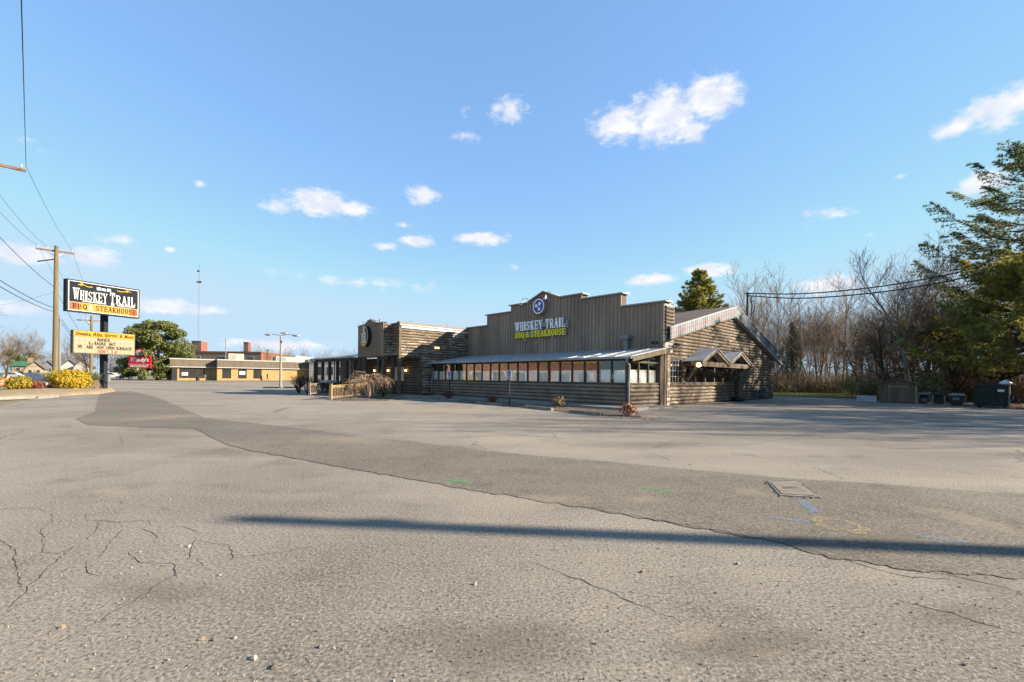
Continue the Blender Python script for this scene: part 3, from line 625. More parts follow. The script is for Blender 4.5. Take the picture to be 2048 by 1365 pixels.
random.seed(5)
def curtain(m, horizontal, base, a, c, z0, z1):
    b = MB(); n = 26; ph = random.random() * 6; vs = []
    for i in range(n + 1):
        x = a + (c - a) * i / n; o = .022 * math.sin(i * 1.55 + ph) + .012 * math.sin(i * .7 + ph * 2)
        for zz, k in ((z0, 1.2), (z1, .7)):
            vs.append((base + o * k, x, zz) if horizontal else (x, base + o * k, zz))
    b.add(vs, [(2 * i, 2 * i + 2, 2 * i + 3, 2 * i + 1) for i in range(n)]); return b.ob('curtain', m, pwin, smooth=True)
for i in range(nP):
    t0 = .14 + i * dP + .035; t1 = t0 + dP - .07
    MB().box((.045, t0, 1.26), (.055, t1, 2.36)).ob('pane', glass_m, pwin)
    ty = 0 if i < 5 else random.choice((1, 1, 0, 0))
    curtain(curt_m[ty], True, .105, t0 - .02, t1 + .02 - random.choice((0, 0, .1)), 1.24, 1.90 + random.uniform(-.02, .02))
for i in range(3):                       # end wall of the porch
    a = .14 + i * .93; c = a + .86
    MB().box((a, .055, 1.26), (c, .065, 2.28)).ob('pane', glass_m, pwin); curtain(curt_m[0], False, .115, a - .02, c + .02, 1.24, 1.92)
    MB().box((a - .07, .02, 1.261), (a, .1, 2.5 + .16 * a)).ob('mullion', trim_m, pwin)
    if i: MB().prism([(a, .055, 2.36), (c, .055, 2.36), (c, .055, 2.5 + .17 * c), (a, .055, 2.48 + .17 * a)], (0, .01, 0)).ob('pane', glass_m, pwin)
MB().box((.1, .0, 2.285), (2.95, .1, 2.355)).ob('transom', beam_m, pwin); MB().box((.1, -.03, 1.19), (2.95, .02, 1.262)).ob('sill_board', beam_m, pwin)
MB().box((3.3, .2, .14), (3.4, 17, 3.0)).ob('porch_back_wall', inner_m, bld)
pr_n = 18; rd = 17.75 / pr_n
pr_o = MB().prism([(-.3, -.42, 2.50), (3.46, -.42, 3.13), (3.46, -.42, 3.16), (-.3, -.42, 2.53)], (0, 17.7, 0)).ob('porch_roof', trim_m, bld)
for i in range(pr_n):
    t0 = -.45 + i * rd; b = MB(); b.prism([(-.34, t0 + .002, 2.533), (3.455, t0 + .002, 3.165), (3.455, t0 + .002, 3.18), (-.34, t0 + .002, 2.548)], (0, rd - .004, 0)); b.prism([(-.34, t0 + .01, 2.55), (3.45, t0 + .01, 3.183), (3.45, t0 + .01, 3.21), (-.34, t0 + .01, 2.578)], (0, .025, 0)); b.ob('roof_panel', roofm, pr_o)
MB().prism([(-.3, -.44, 2.30), (3.4, -.44, 2.90), (3.4, -.44, 3.12), (-.3, -.44, 2.49)], (0, .06, 0)).ob('rafter', beam_m, bld)
MB().box((-.42, -.42, 2.44), (-.345, 17.3, 2.535)).ob('gutter', white_m, bld)
def downpipe(pts, m=galv_m): return MB().tube(pts, .05, 8).ob('downpipe', m, bld)
downpipe([(-.38, -.15, 2.45), (-.38, -.15, 2.3), (-.1, -.12, 2.12), (-.1, -.12, 1.5), (-.14, -.12, 1.2), (-.12, -.12, .25), (-.3, -.14, .17)], white_m)
downpipe([(-.38, 16.9, 2.45), (-.38, 16.9, 2.3), (-.12, 17.0, 2.15), (-.12, 17.0, .3), (-.3, 17.0, .18)])
# --- entry wing
tW, sW, sR_ = 17.3, -2.75, -.9
wg = MB().box((sW + .06, tW + .05, 3.0), (9, 22.6, 5.42)).box((sR_ + .06, tW + .05, .1), (12, 32, 2.999)); wgo = wg.ob('entry_wing', trim_m, bld)
z = .16
while z < 5.0:
    if z < 2.9: log_s(wgo, log_wing, tW + .05, sR_ + .02, 3.5, z)
    else: log_s(wgo, log_wing, tW + .05, sW + .02, 3.5, z)
    z += .2
MB().box((sW - .02, tW - .06, 5.0), (3.47, tW + .04, 5.2)).ob('frieze_board', mat('blue_grey_board', (.42, .44, .43), .15, 2, .7), bld); MB().box((sW - .05, tW - .12, 5.2), (3.46, tW + .05, 5.31)).ob('gutter', galv_m, bld); MB().box((sW - .08, tW - .15, 5.32), (3.46, tW + .3, 5.46)).ob('cap_flashing', mat('cream_flashing', (.19, .165, .13), .12, 3, .6), bld)
MB().box((sW - .06, tW - .06, 2.9), (sW + .12, tW + .1, 5.35)).ob('corner_board', beam_m, bld); MB().box((sW - .04, tW - .05, 2.86), (sR_, tW + .1, 2.985)).ob('soffit_beam', trim_m, bld)
MB().box((sR_ - .12, tW - .06, .14), (sR_ + .06, tW + .12, 2.86)).ob('corner_post', beam_m, bld)
z = 3.0
while z < 5.2: log_t(wgo, log_wing, sW + .05, tW + .12, 18.45, z); z += .2
z = .16
while z < 2.85:
    for (a, c) in ((17.45, 32.0),):
        segs = [(17.42, 19.6), (21.5, 22.9), (24.2, 32)] if .9 < z < 2.3 else [(17.42, 22.9), (24.2, 32)] if z <= .9 else [(17.42, 22.9), (24.2, 32)] if z < 2.25 else [(17.42, 32)]
        for (p, q) in segs: log_t(wgo, log_entry, sR_ + .06, p, q, z)
    z += .2
# entry box with its own little false front
sB, b0, b1 = -3.4, 18.45, 22.7
bx = MB().box((sB + .03, b0 + .04, 2.95), (sW + .4, b1, 5.25)).ob('entry_box', trim_m, bld)
z = 2.98
while z < 5.2: log_s(bx, log_wing, b0 + .04, sB + .03, sW + .05, z); z += .2
def boxtop(t):
    for (a, za), (c, zc_) in zip(EB, EB[1:]):
        if a <= t <= c: return za + (zc_ - za) * (t - a) / (c - a)
    return 5.38
EB = [(b0, 5.42), (19.5, 5.40), (20.2, 5.58), (20.6, 5.80), (21.0, 5.62), (21.5, 5.46), (b1, 5.40)]
n = 22; d = (b1 - b0) / n
for i in range(n):
    p, q = b0 + i * d, b0 + (i + 1) * d; bb = MB(); bb.prism([(sB + .0, p + .045, 2.95), (sB, q - .004, 2.95), (sB, q - .004, boxtop(q - .004)), (sB, p + .045, boxtop(p + .045))], (.03, 0, 0)); bb.prism([(sB - .03, p, 2.95), (sB - .03, p + .042, 2.95), (sB - .03, p + .042, boxtop(p)), (sB - .03, p, boxtop(p))], (.05, 0, 0)); bb.ob('siding_board', board_m, bx)
for (a, za), (c, zc_) in zip(EB, EB[1:]): MB().prism([(sB - .06, a, za), (sB - .06, c, zc_), (sB - .06, c, zc_ + .05), (sB - .06, a, za + .05)], (.35, 0, 0)).ob('cap_flashing', white_m if a > 20.8 else trim_m, bx)
ov = [(sB - .32, 20.98 + .68 * math.cos(2 * math.pi * k / 28), 4.53 + .8 * math.sin(2 * math.pi * k / 28)) for k in range(28)]
ovo = MB().prism(ov, (.28, 0, 0)).ob('oval_sign', black_m, bld)
ring = MB()
for k in range(28):
    a, c = ov[k], ov[(k + 1) % 28]; ce = Vector((0, 20.98, 4.53)); A_ = Vector(a); C_ = Vector(c); Ai = A_ + (Vector((A_.x, 20.98, 4.53)) - A_) * .12; Ci = C_ + (Vector((C_.x, 20.98, 4.53)) - C_) * .12
    ring.add([(v.x - .012, v.y, v.z) for v in (A_, C_, Ci, Ai)], [(0, 1, 2, 3)])
ring.ob('gold_ring', mat('gold_paint', (.62, .40, .04), .1, 5, .5), ovo)
MB().box((sB - .345, 20.62, 3.98), (sB - .33, 21.34, 4.82)).ob('bottle_body', mat('grey_print', (.5, .5, .51), .25, 8, .5), ovo); MB().box((sB - .345, 20.8, 4.84), (sB - .33, 21.16, 5.1)).box((sB - .345, 20.84, 5.1), (sB - .33, 21.12, 5.2)).ob('bottle_neck', mat('grey_print', (.5, .5, .51)), ovo)
glyphs('WT', signw_m, ovo, (sB - .348, 21.4, 4.12), (0, -1, 0), (0, 0, 1), .84, .62, .012, .05)
MB().box((sB - .345, 20.72, 3.84), (sB - .335, 21.24, 3.94)).ob('gold_band', mat('gold_paint', (.62, .40, .04)), ovo)
for t_, zz in ((22.3, 5.35), (21.5, 5.5), (19.5, 5.45)): MB().tube([(sB + .2, t_, zz), (sB + .2, t_, zz + .35)], .03, 6).tube([(sB + .2, t_, zz + .12), (sB - .15, t_ , zz + .2)], .025, 5).ob('lamp_bracket', black_m, bx)
for i in range(6): MB().tube([(sW + 1 + i * 1.1, tW + .1, 5.45), (sW + .8 + i * 1.1, tW - .1, 5.62)], .012, 5).ob('roof_clip', black_m, bld) if i in (0, 3) else None
# posts under the entry
for (s, t_, z1, wd) in [(sW + .0, tW + .0, 2.88, .2), (sW + .05, 18.3, 2.9, .2), (sB + .1, 18.55, 2.95, .22), (sB + .1, 19.35, 2.95, .2), (sB + .1, 21.6, 2.95, .2), (sB + .1, 22.5, 2.95, .22), (sB + .1, 22.0, 2.95, .18), (sW + .4, 20.4, 2.95, .16)]:
    MB().box((s - wd / 2, t_ - wd / 2, .12), (s + wd / 2, t_ + wd / 2, z1)).ob('porch_post', trim_m if t_ > 17.5 else beam_m, bld)
for (s, t_, dt) in [(sB + .1, 19.35, -.45), (sB + .1, 21.6, .45), (sW, tW, .45)]: MB().bar((s, t_, 2.4), (s, t_ + dt, 2.93), .1).ob('brace', trim_m, bld)
MB().bar((sW, tW, 2.45), (sW + .45, tW, 2.93), .1).ob('brace', beam_m, bld)
MB().box((sB, b0, 2.9), (sB + .14, b1, 3.0)).ob('header_beam', trim_m, bld)
dw = MB().box((sR_ - .04, 19.62, 1.0), (sR_ + .04, 21.48, 2.32)).ob('double_window', trim_m, bld)
for k in range(2): MB().box((sR_ - .06, 19.72 + k * .86, 1.1), (sR_ - .045, 20.5 + k * .86, 2.22)).ob('pane', mat('pale_blind', (.75, .66, .5), .12, 3, .6), dw)
dr = MB().box((sR_ - .0, 22.95, .14), (sR_ + .05, 24.15, 2.3)).ob('door', mat('brown_door', (.16, .11, .075), .2, 4, .6), bld); MB().lathe((sR_ - .05, 23.1, 1.1), [(.02, 0), (.04, .03), (.02, .07)], 8).ob('door_handle', galv_m, dr)
for t_ in (19.35, 22.15, 22.8, 24.6): MB().lathe((sR_ - .12, t_, 1.86), [(.03, 0), (.06, .04), (.06, .12), (.03, .16)], 8).ob('wall_lamp', lit_m, bld)
for e in (-.12, .12): MB().lathe((.43 + e, tW - .12, 3.62), [(.02, 0), (.08, .03), (.09, .1), (.03, .16)], 10).ob('spot_lamp', mat('warm_bulb', (1, .7, .35), .02, 5, .4, emit=.8), bld)
# left porch with a low metal roof
lr = MB().prism([(sB - .25, b1, 3.02), (sR_ + 1.2, b1, 3.75), (sR_ + 1.2, b1, 3.80), (sB - .25, b1, 3.07)], (0, 9.4, 0)).ob('side_porch_roof', roofm, bld)
MB().box((sB - .33, b1 + .02, 2.97), (sB - .26, b1 + 9.4, 3.06)).ob('gutter', galv_m, bld); MB().box((sB, b1 + .1, 2.72), (sB + .16, b1 + 9.3, 2.98)).ob('header_beam', trim_m, bld)
for t_ in (23.6, 25.1, 26.9, 28.6, 30.2, 31.8): MB().box((sB + .0, t_ - .12, .12), (sB + .22, t_ + .12, 2.72)).ob('porch_post', trim_m, bld)
for t_ in (31.9, 27.2, 24.0): downpipe([(sB - .3, t_, 2.98), (sB - .28, t_, 2.9), (sB - .05, t_ - .02, 2.7), (sB - .05, t_ - .02, .2)], trim_m if t_ != 24.0 else galv_m)
b = MB().box((sB, 17.0, -.05), (sR_, 32.2, .13)); b.ob('entry_slab', concd_m, bld)
rg = MB().box((sB + .06, 22.9, .95), (sB + .12, 31.7, 1.02)).box((sB + .06, 22.9, .25), (sB + .12, 31.7, .31)); rgo = rg.ob('porch_rail', trim_m, bld)
for i in range(44):
    MB().box((sB + .07, 23 + i * .2, .311), (sB + .11, 23.04 + i * .2, .949)).ob('baluster', trim_m, rgo)
rg = MB().box((sW - .02, tW + .12, .85), (sW + .06, 18.22, .95)).box((sW - .02, tW + .12, .2), (sW + .06, 18.22, .27)); rgo = rg.ob('porch_rail', trim_m, bld)
for i in range(9): MB().box((sW, tW + .16 + i * .115, .271), (sW + .04, tW + .2 + i * .115, .849)).ob('baluster', trim_m, rgo)
gm_ = MB()
for k in range(5): gm_.tube([(17.2 + k * .5, -.18, 0), (17.2 + k * .5, -.18, .7 + .15 * (k % 2)), (17.35 + k * .5, -.18, .85)], .04, 6)
gm_.box((16.9, -.3, .3), (17.15, -.02, .75)); gm_.box((18.35, -.35, .25), (18.65, -.05, .65)); gm_.lathe((18.9, -.25, .0), [(.16, 0), (.2, .1), (.2, .75), (.1, .85)], 10)
gm_.ob('gas_meters', mat('meter_grey', (.075, .08, .085), .3, 5, .6), bld)
tag(MB().lathe((0, 0, 0), [(.3, 0), (.42, .1), (.4, .25), (.2, .33)], 9).ob('rubbish_sack', black_m, loc=LB(13.0, -.45), smooth=True), 'black sack lying at the foot of the canopy post', 'sack')

# ------------------------------------------------------------------ walk, planting bed, wheel stops and parking lines along the front
def LP(pts): return [tuple(LB(s, t)[:2]) for s, t in pts]
def slab(name, pts, z0, z1, m, kind='structure'):
    o = MB().prism([LB(s, t, z0) for s, t in pts], (0, 0, z1 - z0)).ob(name, m); o['kind'] = kind; return o
slab('sidewalk', [(-1.75, -1.15), (-.02, -1.15), (-.02, 15.2), (-3.9, 15.2), (-3.9, 14.2), (-1.75, 13.4)], -.05, .135, conc_m)
slab('kerb', [(.0, -1.1), (3.0, -1.1), (3.0, -.02), (.0, -.02)], -.05, .07, concd_m)
bed = slab('planting_bed', [(-4.0, 3.0), (-3.7, 7.2), (-3.2, 10.2), (-2.4, 13.1), (-1.76, 13.3), (-1.76, -1.6), (-4.2, -3.2), (-4.5, -1.0), (-4.2, 1.0)], -.03, .03, mulch_m)
bed2 = slab('planting_bed', [(-8.9, 14.4), (-6.2, 12.5), (-4.0, 14.3), (-4.0, 17.6), (-8.3, 15.2)], -.03, .035, mulch_m)
def wheelstop(a, c, lab, wd=.16):
    A, B = LB(*a), LB(*c); root = empty('wheel_stop', (A + B) / 2, math.atan2((B - A).y, (B - A).x), lab, 'wheel stop', 'concrete wheel stops before the porch'); L = (B - A).length / 2
    MB().prism([(-L, -wd / 2, .0), (-L, wd / 2, .0), (-L, wd * .36, .13), (-L, -wd * .36, .13)], (2 * L, 0, 0)).ob('stop_block', concd_m, root)
    for k in (-.7, .7): MB().lathe((k * L, 0, .128), [(.02, 0), (.02, .012)], 6).ob('anchor_pin', black_m, root)
wheelstop((-4.55, -.05), (-4.75, -1.8), 'nearest dark wheel stop, beside the flowering shrub'); wheelstop((-3.95, 3.2), (-4.3, 1.15), 'second wheel stop from the flowering shrub'); wheelstop((-3.75, 7.1), (-3.75, 5.0), 'wheel stop at the foot of the near parking sign'); wheelstop((-2.9, 11.8), (-3.1, 9.6), 'farthest wheel stop, below the far parking sign')
for (a, c) in [((-4.1, 4.2), (-8.2, 1.6)), ((-3.9, 8.0), (-8.0, 5.4)), ((-3.7, 9.4), (-7.2, 7.2)), ((-3.6, 10.2), (-7.0, 8.1)), ((-3.3, 11.2), (-6.6, 9.2)), ((-3.2, 12.6), (-6.4, 10.6)), ((-4.4, 13.6), (-7.4, 11.9)), ((-5.4, 12.9), (-8.6, 11.2)), ((-4.7, .6), (-8.4, -1.6))]:
    A, B = LB(*a), LB(*c); d = B - A; nn = Vector((-d.y, d.x, 0)).normalized() * .04; vs = []
    for i in range(9):
        p = A.lerp(B, i / 8); vs += [(p.x + nn.x, p.y + nn.y, .008), (p.x - nn.x, p.y - nn.y, .008)]
    MB().add(vs, [(2*i, 2*i+1, 2*i+3, 2*i+2) for i in range(8)]).ob('parking_line', wp, lot)
hp = LB(-6.2, 9.0); MB().add([(hp.x + .9 * math.cos(k * .393), hp.y + .9 * math.sin(k * .393), .009) for k in range(16)], [tuple(range(16))]).ob('painted_symbol', hbp, lot)
def parking_sign(s, t, h, lab):
    p = LB(s, t); root = empty('parking_sign', p, BA, lab, 'parking sign', 'accessible parking signs')
    MB().box((-.02, -.025, 0), (.02, .025, h)).ob('post', black_m, root)
    pl = MB().box((-.03, -.16, h - .05), (-.022, .16, h + .42)).ob('plate', signw_m, root)
    sy = MB(); B_ = mat('sign_blue', (.04, .12, .36), .05, 5, .5); sy.box((-.034, -.12, h + .1), (-.031, .12, h + .38))
    sy.ob('blue_panel', B_, pl)
    w_ = MB(); n = 12
    for k in range(n):          # wheelchair sign: wheel, back and head
        a, c = 2.6 + k * .38, 2.6 + (k + 1) * .38; w_.add([(-.037, .015 + r * math.cos(x), h + .2 + r * math.sin(x)) for r, x in ((.07, a), (.055, a), (.055, c), (.07, c))], [(0, 1, 2, 3)])
    w_.box((-.038, .0, h + .22), (-.0365, .022, h + .32)); w_.box((-.038, -.06, h + .21), (-.0365, .0, h + .23)); w_.box((-.038, -.07, h + .14), (-.0365, -.05, h + .22)); w_.box((-.038, -.005, h + .335), (-.0365, .025, h + .365)); w_.ob('wheelchair_symbol', signw_m, pl)
    MB().box((-.034, -.11, h + .0), (-.031, .11, h + .06)).ob('text_band', B_, pl)
parking_sign(-3.45, 4.86, 1.42, 'near parking sign on a black post before the porch windows'); parking_sign(-1.95, 12.2, 1.42, 'far parking sign on a thin post before the porch')
# ------------------------------------------------------------------ foliage helpers
def leafball(b, c, rx, ry, rz, n, size, m=(0,), shell=.55, up=.3, fn=None):
    for _ in range(n):
        while True:
            x, y, z = random.uniform(-1, 1), random.uniform(-1, 1), random.uniform(-1, 1); r = math.sqrt(x*x+y*y+z*z)
            if .05 < r < 1: break
        k = random.uniform(shell, 1) / r; p = Vector((c[0] + x * k * rx, c[1] + y * k * ry, c[2] + z * k * rz))
        if p.z < .02: p.z = random.uniform(.02, .15)
        nrm = (Vector((x, y, z)) / r + Vector((random.gauss(0, .7), random.gauss(0, .7), random.gauss(up, .6)))).normalized(); t1 = nrm.orthogonal().normalized(); t1 = (Matrix.Rotation(random.random() * 6.28, 3, nrm) @ t1); t2 = nrm.cross(t1); s = size * random.uniform(.6, 1.3)
        b.add([p - t1 * s, p + t2 * s * .45, p + t1 * s, p - t2 * s * .45], [(0, 1, 2, 3)], random.choice(m))
def twigs(b, c, n, spread, h, r=.008, droop=0.0, seg=4, m=0):
    for _ in range(n):
        a = random.random() * 6.283; p = Vector(c); d = Vector((math.cos(a) * spread * random.uniform(.3, 1), math.sin(a) * spread * random.uniform(.3, 1), h * random.uniform(.6, 1.1))); P = [p]
        for i in range(seg):
            k = (i + 1) / seg; P.append(Vector(c) + Vector((d.x * k ** .8, d.y * k ** .8, d.z * (math.sin(k * 1.57) - droop * k * k))) + Vector((random.gauss(0, .04), random.gauss(0, .04), random.gauss(0, .04))))
        b.tube(P, [r * (1 - .75 * i / seg) for i in range(seg + 1)], 3, m, cap=False)
bark_m = mat('grey_bark', (.15, .115, .083), .35, 4, .9, bump=.4); barkd_m = mat('dark_bark', (.055, .042, .03), .35, 4, .9, bump=.4); barkp_m = mat('pale_bark', (.2, .165, .125), .35, 3, .9, bump=.3); twig_m = mat('brown_twigs', (.09, .065, .045), .35, 3, .9); twigp_m = mat('tan_twigs', (.22, .15, .1), .3, 3, .9); tan_m = mat('dry_stems', (.26, .185, .1), .35, 2, .9)
# shrubs in the bed
red_l = leafmat('red_leaves', (.10, .022, .012), (.22, .06, .025)); redd_l = leafmat('dark_red_leaves', (.07, .025, .016), (.13, .05, .03)); grn_l = leafmat('green_leaves', (.05, .09, .02), (.11, .16, .04)); olv_l = leafmat('olive_leaves', (.11, .115, .035), (.19, .17, .055)); yel_l = leafmat('golden_leaves', (.34, .215, .008), (.55, .39, .015), 5); gyl_l = leafmat('yellow_green_leaves', (.11, .12, .012), (.27, .22, .014), 5); mag_l = leafmat('glossy_leaves', (.045, .075, .016), (.145, .15, .03), 1.2); pink_l = leafmat('pink_blossom', (.5, .1, .08), (.6, .25, .15), 5)
def shrub(p, r, h, mats, n, size, lab, cat='shrub', name='shrub', group=None, lobes=1, trunk=True, zoff=0):
    root = empty(name, p, 0, lab, cat, group); b = MB()
    for k in range(lobes):
        a = random.random() * 6.28; q = 0 if lobes == 1 else random.uniform(.2, .6); rr = 1 if lobes == 1 else random.uniform(.45, .7)
        leafball(b, (math.cos(a) * r * q, math.sin(a) * r * q, h * (.5 if lobes == 1 else random.uniform(.3, .62))), r * rr, r * rr, h * .5 * (1 if lobes == 1 else random.uniform(.6, .85)), n // lobes, size, tuple(range(len(mats))), .35)
    b.ob('foliage', mats, root)
    if trunk:
        t = MB(); twigs(t, (0, 0, -.03), 12, r * .6, h * .8, .012); t.ob('stem', twig_m, root)
    return root
shrub(LB(-1.95, 12.35, .03), .42, .55, [redd_l], 420, .05, 'dark red shrub below the far parking sign'); shrub(LB(-2.5, 7.3, .03), .33, .4, [red_l], 300, .05, 'small red shrub in the middle of the bed'); shrub(LB(-2.5, 2.35, .03), .42, .6, [redd_l, olv_l], 420, .05, 'dull brown shrub between two wheel stops'); shrub(LB(-4.1, -2.6, .02), .38, .55, [grn_l, red_l, pink_l], 500, .05, 'sunlit flowering shrub at the end of the bed')
shrub(LB(-4.6, 16.2, .03), .42, 1.1, [grn_l], 600, .07, 'leafy green shrub at the end of the wooden rail')
# weeping bare tree by the ramp
wr = empty('weeping_tree', LB(-6.0, 15.4, .03), 0, 'bare weeping tree arching over the wooden rail', 'tree'); b = MB(); random.seed(21)
b.tube([(0, 0, -.05), (.05, .02, .5), (-.05, .05, .95), (.05, 0, 1.25)], [.1, .08, .07, .05], 7); b.ob('trunk', twigp_m, wr); b = MB()
for k in range(11):
    a = k * .57 + random.random() * .5; L_ = random.uniform(.6, 1.5); P = [Vector((0, 0, 1.15)), Vector((math.cos(a) * L_ * .4, math.sin(a) * L_ * .4, 1.3 + random.uniform(-.2, .5))), Vector((math.cos(a) * L_ * .8, math.sin(a) * L_ * .8, 1.2 + random.uniform(-.2, .35))), Vector((math.cos(a) * L_, math.sin(a) * L_, 1.0))]
    b.tube(P, [.04, .03, .02, .01], 4, cap=False)
    for q in range(17):
        i = random.choice((1, 1, 2, 2)); o = P[i].lerp(P[i + 1], random.random()) if i < 3 else P[i]; aa = a + random.gauss(0, .9); l2 = random.uniform(.3, .8)
        b.tube([o, o + Vector((math.cos(aa) * l2 * .5, math.sin(aa) * l2 * .5, random.uniform(.0, .12))), o + Vector((math.cos(aa) * l2, math.sin(aa) * l2, random.uniform(-.45, .12))), o + Vector((math.cos(aa) * l2 * 1.15, math.sin(aa) * l2 * 1.15, -random.uniform(.05, 1.0)))], [.011, .009, .007, .004], 3, cap=False)
b.ob('crown', twigp_m, wr)
for q, lab in (((-6.9, 23.6), 'dark bare bush before the side porch'), ((-6.6, 26.6), 'tangled bare bush at the far end of the porch')):
    wr2 = empty('bare_bush', LB(*q), 0, lab, 'bush'); b = MB(); twigs(b, (0, 0, -.05), 46, 1.1, 1.9, .02, .25, 5); twigs(b, (.2, .1, .5), 90, 1.3, 1.2, .01, .4, 5); b.ob('branches', barkd_m, wr2)
# wooden ramp rails
wood_m = mat('yellowed_rail_wood', (.27, .195, .105), .22, 3, .8, bump=.25, stretch=(2, 2, .5)); woodg_m = mat('grey_rail_wood', (.19, .15, .105), .25, 3, .8, bump=.25)
def rail(a, c, n, m, lab, h=.86, z0=(0, 0), posts=(True, True)):
    A, B = LB(*a, z0[0]), LB(*c, z0[1]); root = empty('wooden_rail', A, 0, lab, 'railing', 'railings of the entry ramp'); d = B - A; up = Vector((0, 0, 1))
    MB().bar(up * h, d + up * h, .13, .045).ob('top_rail', m, root); MB().bar(up * (h - .09), d + up * (h - .09), .04, .09).ob('upper_rail', m, root); MB().bar(up * .16, d + up * .16, .04, .09).ob('bottom_rail', m, root)
    nn = Vector((d.y, -d.x, 0)).normalized() * .038
    for i in range(n):
        q = d * ((i + .5) / n) + nn; MB().bar(q + up * .1, q + up * (h - .03), .038, .038).ob('baluster', m, root)
    for k, f in ((0, posts[0]), (1, posts[1])):
        if f: q = d * k; MB().box((q.x - .07, q.y - .07, q.z - .1), (q.x + .07, q.y + .07, q.z + h + .1)).box((q.x - .085, q.y - .085, q.z + h + .101), (q.x + .085, q.y + .085, q.z + h + .13)).ob('post', m, root)
rail((-8.72, 14.75), (-3.75, 18.2), 36, wood_m, 'near wooden ramp rail behind the weeping tree', z0=(0, .15)); rail((-7.55, 21.5), (-4.0, 24.0), 24, woodg_m, 'far wooden ramp rail on the left of the entry', z0=(0, .1))
slab('ramp', [(-8.5, 15.2), (-3.5, 18.7), (-3.5, 23.6), (-7.4, 21.0)], -.03, .03, concd_m)
# whiskey barrel, grill box on the porch
br = empty('barrel', LB(-2.0, 18.15 + .55, .13), 0, 'old oak barrel standing under the entry roof', 'barrel'); MB().lathe((0, 0, 0), [(.27, 0), (.31, .2), (.34, .45), (.31, .7), (.27, .9)], 16).ob('staves', mat('barrel_oak', (.13, .09, .06), .3, 5, .8), br)
for zz, r in ((.06, .29), (.25, .327), (.63, .327), (.82, .292)): MB().lathe((0, 0, zz), [(r, 0), (r + .008, .03), (r, .06)], 16).ob('hoop', black_m, br)
gb = empty('smoker_box', LB(-6.0, 22.0, 0), BA, 'pale metal box standing between the ramp rails', 'box'); MB().box((-.35, -.5, .5), (.35, .5, .95)).ob('body', black_m, gb); MB().box((-.38, -.53, .951), (.38, .53, 1.12)).ob('lid', white_m, gb)
for x in (-.3, .3):
    for y in (-.45, .45): MB().box((x - .03, y - .03, 0), (x + .03, y + .03, .5)).ob('leg', black_m, gb)
# utility vault lid in the newer asphalt
c4 = [G(1536, 966), G(1594, 964), G(1636, 997), G(1560, 993)]
vroot = empty('vault_lid', (0, 0, 0), 0, 'concrete utility vault lid set in the dark asphalt', 'utility cover')
ce = sum(c4, Vector()) / 4; inset = lambda k: [ce + (p - ce) * k for p in c4]
MB().prism([p + Vector((0, 0, -.02)) for p in c4], (0, 0, .036)).ob('frame', concd_m, vroot); vl = MB().prism([p + Vector((0, 0, .012)) for p in inset(.86)], (0, 0, .010)).ob('lid', mat('lid_concrete', (.175, .155, .125), .2, 6, .85, bump=.3, bscale=40), vroot)
gv = MB()
for k in (.90,):
    o, i_ = inset(.885), inset(.862)
    gv.add([Vector((p.x, p.y, .0175)) for p in o + i_], [(j, (j + 1) % 4, 4 + (j + 1) % 4, 4 + j) for j in range(4)])
gv.ob('seam', dark_m, vl)
ex = (c4[1] - c4[0]).normalized(); ey = (c4[0] - c4[3]); ey.z = 0; ey = ey.normalized(); pl = MB(); h_, w2 = .055, .115
for (x0, y0, x1, y1) in ((-w2, -h_, w2, -h_ + .012), (-w2, h_ - .012, w2, h_), (-w2, -h_ + .012, -w2 + .012, h_ - .012), (w2 - .012, -h_ + .012, w2, h_ - .012)):
    pl.add([ce + ex * x + ey * y + Vector((0, 0, .0235)) for x, y in ((x0, y0), (x1, y0), (x1, y1), (x0, y1))], [(0, 1, 2, 3)])
pl.ob('label_frame', dark_m, vl)
pl = MB()
for i in range(4):
    for (x0, y0, x1, y1) in ((0, -.03, .012, .03), (.012, .018, .035, .03), (.012, -.006, .03, .006)):
        o = -.085 + i * .043; pl.add([ce + ex * (o + x) + ey * y + Vector((0, 0, .0235)) for x, y in ((x0, y0), (x1, y0), (x1, y1), (x0, y1))], [(0, 1, 2, 3)])
pl.ob('raised_letters', dark_m, vl)
b = MB(); random.seed(9)
for i in range(60):
    p = inset(1.0)[i % 4].lerp(inset(1.0)[(i + 1) % 4], random.random()); stone_b = b; q = p + (p - ce).normalized() * random.uniform(.01, .07); r = random.uniform(.008, .022)
    ring = [(q.x + r * math.cos(k * 1.2566) * random.uniform(.7, 1.2), q.y + r * math.sin(k * 1.2566), .006 + r * random.uniform(.1, .4)) for k in range(5)]; b.add(ring + [(q.x, q.y, .006 + r * .7)], [(k, (k + 1) % 5, 5) for k in range(5)])
b.ob('broken_edge', strip_m, vroot)['kind'] = 'stuff'
# slim pole off to the right whose shadow crosses the lot
sp = empty('service_pole', (19.7, 2.4, 0), 0, 'tall plain wooden service pole at the right edge of the lot', 'pole'); wpole_m = mat('pole_wood', (.135, .105, .055), .25, 3, .85, bump=.3, stretch=(3, 3, .2))
MB().tube([(0, 0, -.3), (0, 0, 10.05)], [.19, .13], 12).ob('shaft', wpole_m, sp); sp2 = empty('service_pole', (50, 26, 0), 0, 'tall wooden pole carrying the heavy cables beyond the pines', 'pole'); MB().tube([(0, 0, -.3), (0, 0, 13.2)], [.2, .14], 12).ob('shaft', wpole_m, sp2); MB().box((-.12, -.2, 12.8), (.12, .2, 12.95)).ob('bracket', black_m, sp2); MB().box((-.12, -.12, 9.3), (.12, .2, 9.45)).ob('bracket', black_m, sp)

